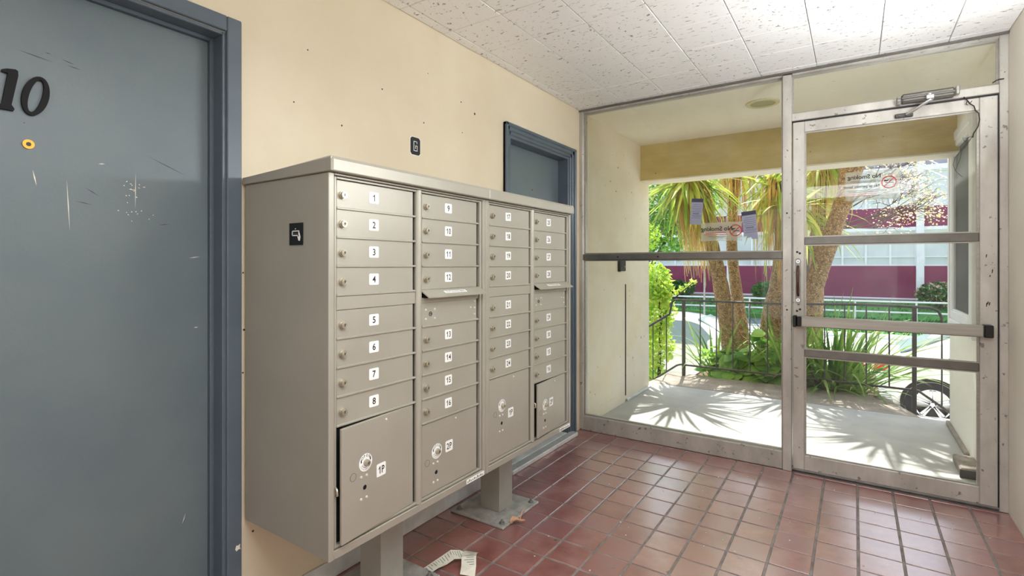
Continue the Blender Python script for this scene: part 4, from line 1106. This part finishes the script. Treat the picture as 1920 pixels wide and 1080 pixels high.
def palm(name, label, trunk, rads, heads, grp='sword-leaved trees beyond the railing'):
    root = thing(name, label, 'tree', trunk[0], group=grp)
    # smooth the trunk
    pts = []; rr = []
    T = [Vector(p) for p in trunk]
    for i in range(len(T) - 1):
        for k in range(6):
            t = k / 6
            p0 = T[max(i - 1, 0)]; p1 = T[i]; p2 = T[i + 1]; p3 = T[min(i + 2, len(T) - 1)]
            q = .5 * ((2 * p1) + (p2 - p0) * t + (2 * p0 - 5 * p1 + 4 * p2 - p3) * t * t + (3 * p1 - p0 - 3 * p2 + p3) * t ** 3)
            pts.append(q); rr.append((rads[i] * (1 - t) + rads[i + 1] * t) * rnd.uniform(.94, 1.07))
    pts.append(T[-1]); rr.append(rads[-1])
    part(root, 'trunk', MB().tube(pts, rr, 16), M['bark'])
    for (c, n, els, sk) in heads:
        crown(root, c, lv, n, .8, els)
        if sk: part(root, 'dead_leaves', skirt_mb(c, sk[0], sk[1], .05, sk[2], sk[3] if len(sk) > 3 else (0, 0)), [M['leaf_dead'], M['leaf']])['kind'] = 'stuff'
    return root
palm('sword_leaf_tree', 'spiky-leaved tree with a big green crown and dry skirt at the left of the pane',
     [(.50, 7.0, -.12), (.43, 6.9, .6), (.33, 6.7, 1.4), (.20, 6.45, 2.0), (.12, 6.32, 2.30)], (.115, .10, .085, .07, .055),
     [((.11, 6.3, 2.33), 190, (-.9, 1.25), (320, .95, .17, (.10, .22)))])
palm('sword_leaf_tree', 'forked-looking rough trunk just behind the left spiky tree, browned crown above',
     [(.60, 7.25, -.12), (.55, 7.25, .45), (.40, 7.45, 1.4), (.38, 7.6, 2.1), (.45, 7.6, 2.65)], (.095, .08, .07, .065, .055),
     [((.45, 7.6, 2.72), 60, (-.9, 1.1), (150, .75, .24))])
palm('sword_leaf_tree', 'spiky-leaved tree crossed by the mullion, with dry yellow strands',
     [(.88, 7.0, -.12), (.92, 7.0, .5), (1.04, 7.0, 1.2), (1.05, 6.95, 1.8), (.97, 6.9, 2.25)], (.15, .12, .10, .08, .065),
     [((.98, 6.9, 2.28), 75, (-.9, 1.2), (170, 1.0, .20)), ((1.16, 6.8, 1.95), 26, (-.5, 1.2), (110, .85, .10))])
palm('sword_leaf_tree', 'tallest thick rough trunk leaning across the glass door',
     [(1.12, 6.9, -.12), (1.22, 6.9, .40), (1.40, 6.9, 1.08), (1.66, 6.9, 1.95), (1.84, 6.9, 2.55), (2.05, 6.8, 3.3), (2.10, 6.7, 3.9)], (.145, .125, .10, .09, .085, .08, .07),
     [((2.1, 6.7, 4.0), 100, (-.9, 1.1), None), ((1.55, 7.0, 3.45), 130, (-.9, 1.1), (420, .7, .40)), ((1.98, 7.1, 3.10), 90, (-.9, .6), (380, .45, .38))])
part(bpy.data.objects['sword_leaf_tree.003'], 'branch', MB().tube([(1.70, 6.9, 2.15), (1.72, 6.95, 2.7), (1.62, 7.0, 3.1), (1.58, 7.0, 3.45)], [.08, .07, .06, .05], 10), M['bark'])
palm('sword_leaf_tree', 'browned spiky crown hanging between mullion and leaning trunk',
     [(1.30, 7.9, -.12), (1.36, 7.9, 1.0), (1.40, 7.7, 2.0), (1.43, 7.6, 2.5)], (.10, .09, .08, .06),
     [((1.43, 7.6, 2.62), 55, (-.7, 1.1), (200, .85, .26)), ((1.30, 7.4, 1.9), 26, (-.3, 1.1), None)])

def iris(name, label, c, n, spread, k_=1.0):
    root = thing(name, label, 'plant', c, group='strap-leaved clumps behind the railing')
    for k in range(n):
        a = rnd.uniform(0, 2 * PI); r = spread * math.sqrt(rnd.random())
        o = link('leaf', rnd.choice(lv_iris), root, (r * math.cos(a) , r * .7 * math.sin(a), 0))
        o.rotation_euler = (rnd.uniform(-.2, .2), -rnd.uniform(.55, 1.45), a + rnd.uniform(-.6, .6))
        s_ = k_ * rnd.uniform(.7, 1.25); o.scale = (s_, rnd.uniform(.8, 1.5), s_)
    return root
iris('strap_leaf_plant', 'large strap-leaved green clump behind the glass door', (1.60, 6.55, -.10), 170, .28, 1.25)
iris('strap_leaf_plant', 'strap-leaved green clump just left of the mullion', (1.14, 6.5, -.10), 95, .20, 1.1)
iris('strap_leaf_plant', 'sparse strap-leaved clump at the foot of the left tree', (.42, 6.55, -.10), 26, .20)
# leaves arching over the rough slab
root = thing('strap_leaf_plant', 'low strap-leaved clump spilling over the rough concrete edge', 'plant', (1.66, 6.28, -.06), group='strap-leaved clumps behind the railing')
for k in range(52):
    a = rnd.uniform(-2.9, .35)
    o = link('leaf', rnd.choice(lv_iris[1:4]), root, (rnd.uniform(-.25, .25), rnd.uniform(-.05, .12), 0)); o.rotation_euler = (rnd.uniform(-.3, .3), -rnd.uniform(.35, 1.2), a)
    s_ = rnd.uniform(.55, .95); o.scale = (s_, 1.1, s_)

def heart_mesh(name, m, s_):
    b = MB(); O = [(0, 0), (.35, -.06), (.62, .16), (.66, .48), (.40, .85), (0, 1.15), (-.40, .85), (-.66, .48), (-.62, .16), (-.35, -.06)]
    vs = [(x * s_, y * s_, -.12 * s_ * abs(x) - .15 * s_ * y * y) for x, y in O] + [(0, .45 * s_, .06 * s_)]
    b.add(vs, [(i, (i + 1) % 10, 10) for i in range(10)], smooth=True); return b.mesh(name, m)
hearts = [heart_mesh('leaf', M['leaf_broad'], s_) for s_ in (.09, .125, .165)]
def broad(name, label, c, n, r, h):
    root = thing(name, label, 'plant', c, group='broad-leaved plants under the trees')
    st = MB()
    for k in range(n):
        a = rnd.uniform(0, 2 * PI); q = r * math.sqrt(rnd.random()); z = h * rnd.uniform(.3, 1.1) * (1 - .35 * (q / r) ** 2)
        p = (q * math.cos(a), q * .7 * math.sin(a), z)
        o = link('leaf', rnd.choice(hearts), root, p); o.rotation_euler = (rnd.uniform(-1.1, .2), rnd.uniform(-.5, .5), a - PI / 2)
        if k % 2 == 0: st.tube([(c[0] + p[0] * .25, c[1] + p[1] * .25, c[2]), (c[0] + p[0] * .7, c[1] + p[1] * .7, c[2] + z * .7), (c[0] + p[0], c[1] + p[1], c[2] + z)], .004, 4)
    part(root, 'stems', st, M['leaf_broad'])
    return root
broad('broad_leaf_plant', 'broad heart-leaved plant at the foot of the left trunks', (.62, 6.45, -.10), 80, .38, .42)
broad('broad_leaf_plant', 'broad heart-leaved plant against the strap-leaved clump by the mullion', (.98, 6.42, -.10), 60, .24, .62)

def cloud(root, name, m, c, rad, n, s_, shape=1.0, seed=0):
    b = MB()
    for k in range(n):
        while True:
            p = Vector((rnd.uniform(-1, 1), rnd.uniform(-1, 1), rnd.uniform(-1, 1)))
            if .25 < p.length < 1: break
        q = Vector((c[0] + p.x * rad[0], c[1] + p.y * rad[1], c[2] + p.z * rad[2]))
        nrm = Vector((rnd.gauss(0, 1), rnd.gauss(0, 1), rnd.gauss(.6, 1))).normalized(); u = nrm.orthogonal().normalized(); v = nrm.cross(u)
        a = rnd.uniform(0, 6.28); u, v = u * math.cos(a) + v * math.sin(a), v * math.cos(a) - u * math.sin(a)
        k_ = s_ * rnd.uniform(.6, 1.3)
        b.add([q - u * k_, q + v * k_ * .5 + nrm * k_ * .15, q + u * k_, q - v * k_ * .5 + nrm * k_ * .15], [(0, 1, 2), (0, 2, 3)])
    o = part(root, name, b, m); o['kind'] = 'stuff'; return o
# lime shrub by the left wall end
sh = thing('lime_shrub', 'lime-yellow leafy shrub behind the left end of the railing', 'shrub', (-.55, 7.2, -1.12))
part(sh, 'stem', MB().tube([(-.55, 7.2, -1.12), (-.5, 7.2, .5), (-.56, 7.2, 1.1)], [.03, .022, .012], 7).tube([(-.5, 7.2, .5), (-.3, 7.1, .8), (0, 7.0, 1.05)], [.015, .01, .006], 6), M['bark_dark'])
for (c, rd, n) in (((-.70, 7.2, -.38), (.30, .3, .35), 800), ((-.62, 7.2, .15), (.32, .3, .35), 1000), ((-.62, 7.2, .62), (.34, .3, .32), 1000), ((-.60, 7.2, 1.05), (.26, .25, .28), 700), ((-.45, 7.1, .92), (.16, .2, .16), 260)):
    cloud(sh, 'foliage', M['leaf_lime'], c, rd, n, .040)
b = MB()
for k in range(12):
    t = k / 11; cloud(sh, 'foliage', M['leaf_lime'], (-.42 + .42 * t, 7.1, .80 + .28 * t), (.05, .05, .045), 26, .026) if k % 2 == 0 else None

def btree(name, label, base, h, tr, clumps, m, s_, cat='tree', grp=None):
    root = thing(name, label, cat, base, group=grp)
    st = MB(); top = (base[0] + rnd.uniform(-.3, .3), base[1], base[2] + h)
    st.tube([base, ((base[0] + top[0]) / 2 + .1, base[1], (base[2] + top[2]) / 2), top], [tr, tr * .75, tr * .4], 9)
    for (c, rd, n) in clumps:
        st.tube([(base[0], base[1], base[2] + h * .55), ((base[0] + c[0]) / 2, (base[1] + c[1]) / 2, (base[2] + h * .6 + c[2]) / 2), c], [tr * .45, tr * .3, tr * .12], 6)
    part(root, 'trunk', st, M['bark_dark'])
    for (c, rd, n) in clumps: cloud(root, 'foliage', m, c, rd, n, s_)
    return root
btree('leafy_tree', 'bushy green tree across the street behind the spiky crown', (-3.0, 13.5, -1.12), 3.4, .14,
      [((-3.2, 13.5, 3.2), (1.3, 1.0, 1.1), 2600), ((-2.2, 13.5, 2.2), (.9, .8, .8), 1500), ((-3.6, 13.5, 1.9), (.9, .8, .6), 1300), ((-1.5, 13.4, 3.3), (.9, .8, .9), 1200)], M['leaf_tree'], .075)
btree('leafy_tree', 'paler lime tree low beside the bushy green one', (-3.9, 12.5, -1.12), 2.2, .09,
      [((-3.2, 12.0, 1.35), (.42, .4, .42), 900), ((-2.5, 12.0, 2.0), (.5, .4, .4), 700)], M['leaf_lime'], .055)

# half-bare branching tree on the right
bt = thing('bare_tree', 'twiggy half-bare tree with pale blossoms before the maroon building', 'tree', (.75, 14.5, -1.12))
tb = MB(); tips = []
def grow(p, d_, l, r, k):
    q = p + d_ * l; mid = (p + q) / 2 + Vector((rnd.gauss(0, l * .05), rnd.gauss(0, l * .05), 0))
    tb.tube([p, mid, q], [r, r * .85, r * .68], 5 if k > 2 else 4)
    tips.append(q)
    if k == 0: return
    for i in range(3 if k > 3 else 2 + (rnd.random() < .4)):
        nd = (d_ + Vector((rnd.gauss(0, .50), rnd.gauss(0, .45), rnd.gauss(.02, .30)))).normalized()
        grow(q, nd, l * rnd.uniform(.66, .85), r * .66, k - 1)
grow(Vector((.75, 14.5, -1.12)), Vector((.05, 0, 1)), 3.2, .07, 0)
for dv in ((.8, 0, .10), (.3, .1, .9), (-.4, -.1, .7), (.9, .1, .25), (.7, -.2, .5)):
    grow(Vector((.92, 14.5, 2.08)), Vector(dv).normalized(), .78, .030, 5)
part(bt, 'branches', tb, M['bark_dark'])
b = MB()
for t in tips:
    for k in range(3):
        q = t + Vector((rnd.gauss(0, .12), rnd.gauss(0, .12), rnd.gauss(0, .10))); s_ = rnd.uniform(.010, .026)
        n_ = Vector((rnd.gauss(0, 1), rnd.gauss(0, 1), rnd.gauss(0, 1))).normalized(); u = n_.orthogonal().normalized(); v = n_.cross(u)
        b.add([q - u * s_, q - v * s_, q + u * s_, q + v * s_], [(0, 1, 2, 3)], 0 if rnd.random() < .85 else 1)
o = part(bt, 'blossoms', b, [M['leaf_blossom'], M['leaf_lime']]); o['kind'] = 'stuff'

for (x, y, rx, rz, lab, m, z) in ((-6.05, 27.6, .95, .42, 'rounded dark green hedge shrub behind the lime shrub', 'leaf_hedge', .05), (-1.65, 27.4, .80, .45, 'rounded green hedge shrub between the trunks', 'leaf_hedge', .05), (4.75, 27.4, .85, .50, 'round variegated pale hedge shrub by the porch side window', 'leaf_blossom', .10)):
    r_ = thing('hedge_shrub', lab, 'shrub', (x, y, -.45), group='clipped shrubs along the far building')
    part(r_, 'stem', MB().tube([(x, y, -.5), (x, y, z)], [.06, .04], 6), M['bark_dark'])
    cloud(r_, 'foliage', M['leaf_hedge'], (x, y, z), (rx, .5, rz), 1500, .09)
    if m == 'leaf_blossom': cloud(r_, 'foliage', M['leaf_blossom'], (x, y, z), (rx * 1.03, .52, rz * 1.03), 900, .07)

# overhead wires
for i, pp in enumerate((((-1, 16, 6.6), (1.8, 16, 4.6), (3.6, 16, 3.4), (7, 16, 1.6)), ((.5, 15, 6.0), (2.4, 15, 4.2), (3.4, 15, 3.55), (6, 15, 1.9)), ((1.5, 13, 5.4), (3.0, 13, 3.9), (5.5, 13, 1.6)))):
    w__ = thing('overhead_wire', ('thin wire slanting over the building windows, first from the left', 'thin wire carrying a small white box', 'thin wire nearest the porch side window')[i], 'wire', pp[1])
    part(w__, 'cable', MB().tube(pp, .012, 5), M['white'] if i < 2 else M['iron'])
    if i == 1: part(w__, 'splice_box', MB().rbox(2.85, 14.95, 3.76, 3.12, 15.05, 3.90, .02), M['white'])

# ------------------------------------------------------------------ parked cars
def car(name, label, x_rear, y_near, zg):
    """saloon pointing along +x"""
    Wc = 1.78; root = thing(name, label, 'car', (x_rear + 2.2, y_near + Wc / 2, zg), group='white cars parked at the near kerb')
    yc = y_near + Wc / 2
    # stations: x, half width, belt z, top z, top half width
    st = [(0, .74, .80, .86, .62), (.06, .82, .86, .93, .66), (.35, .88, .90, 1.00, .70), (.62, .89, .91, 1.02, .70), (1.05, .89, .91, 1.28, .62), (1.45, .89, .91, 1.41, .58), (2.0, .89, .90, 1.44, .57),
          (2.55, .89, .89, 1.42, .57), (2.95, .89, .88, 1.28, .60), (3.35, .89, .86, .98, .68), (3.45, .88, .85, .93, .70), (4.0, .86, .78, .84, .66), (4.35, .78, .68, .74, .58), (4.5, .66, .60, .64, .5)]
    ring = lambda hw, zb, zt, tw: [(-hw * .86, .20), (-hw * .99, .30), (-hw, .55), (-hw, zb - .06), (-hw * .965, zb), (-tw, zt - .03), (-tw * .8, zt), (0, zt + .02), (tw * .8, zt), (tw, zt - .03), (hw * .965, zb), (hw, zb - .06), (hw, .55), (hw * .99, .30), (hw * .86, .20)]
    rr = [[(x_rear + x, yc + a, zg + z) for a, z in ring(hw, zb, zt, tw)] for (x, hw, zb, zt, tw) in st]
    n = 15; b = MB()
    for i in range(len(st) - 1):
        for j in range(n):
            k = (j + 1) % n
            b.add([rr[i][j], rr[i][k], rr[i + 1][k], rr[i + 1][j]], [(0, 1, 2, 3)], 0, True)
    b.add(rr[0], [tuple(range(n))]); b.add(rr[-1], [tuple(range(n))[::-1]])
    bm = bmesh.new(); me0 = b.mesh('car_body', M['car'], tuple(root.location)); bm.from_mesh(me0); bmesh.ops.remove_doubles(bm, verts=bm.verts, dist=.0005); bmesh.ops.recalc_face_normals(bm, faces=bm.faces); bm.to_mesh(me0); bm.free()
    o = link('body', me0, root)
    sb = o.modifiers.new('s', 'SUBSURF'); sb.levels = 1; sb.render_levels = 1
    def gl(pts, nm='window', m='car_glass', off=(0, 0, 0)):
        b = MB(); P = [Vector(p) + Vector(off) for p in pts]; nrm = (P[1] - P[0]).cross(P[-1] - P[0]).normalized() * .012
        k = len(P); b.add([p - nrm for p in P] + [p + nrm for p in P], [tuple(range(k))[::-1], tuple(range(k, 2 * k))] + [(i, (i + 1) % k, k + (i + 1) % k, k + i) for i in range(k)])
        part(root, nm, b, M[m])
    X = lambda x: x_rear + x
    for s_ in (-1, 1):
        f_ = lambda x, t: (X(x), yc + s_ * (.862 * (1 - t) + .585 * t), zg + .935 * (1 - t) + 1.375 * t)
        gl([f_(1.05, .06), f_(1.95, .03), f_(1.95, .93), f_(1.50, .92)], off=(0, s_ * .0, 0))
        gl([f_(2.02, .03), f_(3.12, .03), f_(2.72, .80), f_(2.55, .90), f_(2.02, .93)])
    gl([(X(.56), yc - .60, zg + 1.03), (X(.56), yc + .60, zg + 1.03), (X(1.30), yc + .50, zg + 1.37), (X(1.30), yc - .50, zg + 1.37)], 'rear_window')
    gl([(X(3.38), yc - .62, zg + .985), (X(3.38), yc + .62, zg + .985), (X(2.66), yc + .50, zg + 1.38), (X(2.66), yc - .50, zg + 1.38)], 'windscreen')
    for s_ in (-1, 1):
        y0 = yc + s_ * .80
        b = MB(); b.prism([(0.0, .68), (.0, .84), (.44, .88), (.46, .82), (.26, .73)], lambda u, v, dd: (X(u + .01), y0 + s_ * (.105) + dd * -s_, zg + v), .20)
        part(root, 'tail_lamp', b, M['tail'])
        b = MB(); b.prism([(4.1, .62), (4.42, .60), (4.40, .70), (4.05, .76)], lambda u, v, dd: (X(u), yc + s_ * .80 + dd * -s_, zg + v), .12); part(root, 'head_lamp', b, M['chrome'])
        for xh in (1.25, 2.15):
            part(root, 'door_handle', MB().rbox(X(xh), yc + s_ * .895, zg + .80, X(xh + .17), yc + s_ * .925, zg + .83, .01), M['chrome'])
        part(root, 'wing_mirror', MB().rbox(X(2.95), yc + s_ * .90, zg + .95, X(3.10), yc + s_ * 1.06, zg + 1.07, .03), M['car'])
        for xw in (.92, 3.62):
            yo = yc + s_ * .90; yi = yc + s_ * .68
            wh = part(root, 'wheel', MB().annulus((X(xw), min(yo, yi), zg + .33), (0, 1, 0), .225, .33, .22, 32), M['tyre'])
            q = MB(); yr_ = yc + s_ * .895
            q.annulus((X(xw), yr_ - .01 if s_ > 0 else yr_, zg + .33), (0, 1, 0), .205, .232, .01, 32)
            q.cyl((X(xw), yr_, zg + .33), (X(xw), yr_ - s_ * .03, zg + .33), .045, 16)
            for k in range(5):
                for e in (-.10, .10):
                    a = 2 * PI * k / 5 + .3 + e; a2 = 2 * PI * k / 5 + .3 + e * .5
                    d0 = Vector((math.cos(a), 0, math.sin(a))); t0 = Vector((-math.sin(a), 0, math.cos(a))) * .013
                    c0 = Vector((X(xw), yr_, zg + .33)); yv = Vector((0, -s_ * .02, 0))
                    v = [c0 + d0 * .03 - t0, c0 + d0 * .03 + t0, c0 + d0 * .215 + t0 * 1.3, c0 + d0 * .215 - t0 * 1.3]
                    q.add(v + [p + yv for p in v], [(0, 1, 2, 3), (7, 6, 5, 4), (0, 4, 5, 1), (1, 5, 6, 2), (2, 6, 7, 3), (3, 7, 4, 0)])
            part(wh, 'rim', q, M['rim'])
            part(wh, 'hub_well', MB().cyl((X(xw), yc + s_ * .74, zg + .33), (X(xw), yc + s_ * .80, zg + .33), .224, 24), M['iron'])
            part(root, 'wheel_arch', MB().annulus((X(xw), yc + s_ * .845, zg + .33), (0, s_, 0), .335, .385, .045, 32), M['tyre'])
    # door seams
    b = MB()
    for s_ in (-1, 1):
        for xs in (1.12, 2.0, 3.05):
            b.box(X(xs), yc + s_ * .885, zg + .30, X(xs) + .008, yc + s_ * .8925, zg + .88)
    part(root, 'door_seam', b, M['iron'])
    part(root, 'bumper', MB().rbox(X(-.05), yc - .70, zg + .30, X(.05), yc + .70, zg + .55, .05), M['car'])
    return root
car('parked_car', 'white saloon with red tail lamp seen through the glass door', 1.82, 9.75, -1.12)
car('parked_car', 'white saloon seen between wall end and tree trunks', -3.35, 9.65, -1.12)

for o in list(bpy.data.objects):
    if o.type == 'MESH' and o.data.users > 1: pass
bpy.context.view_layer.update()
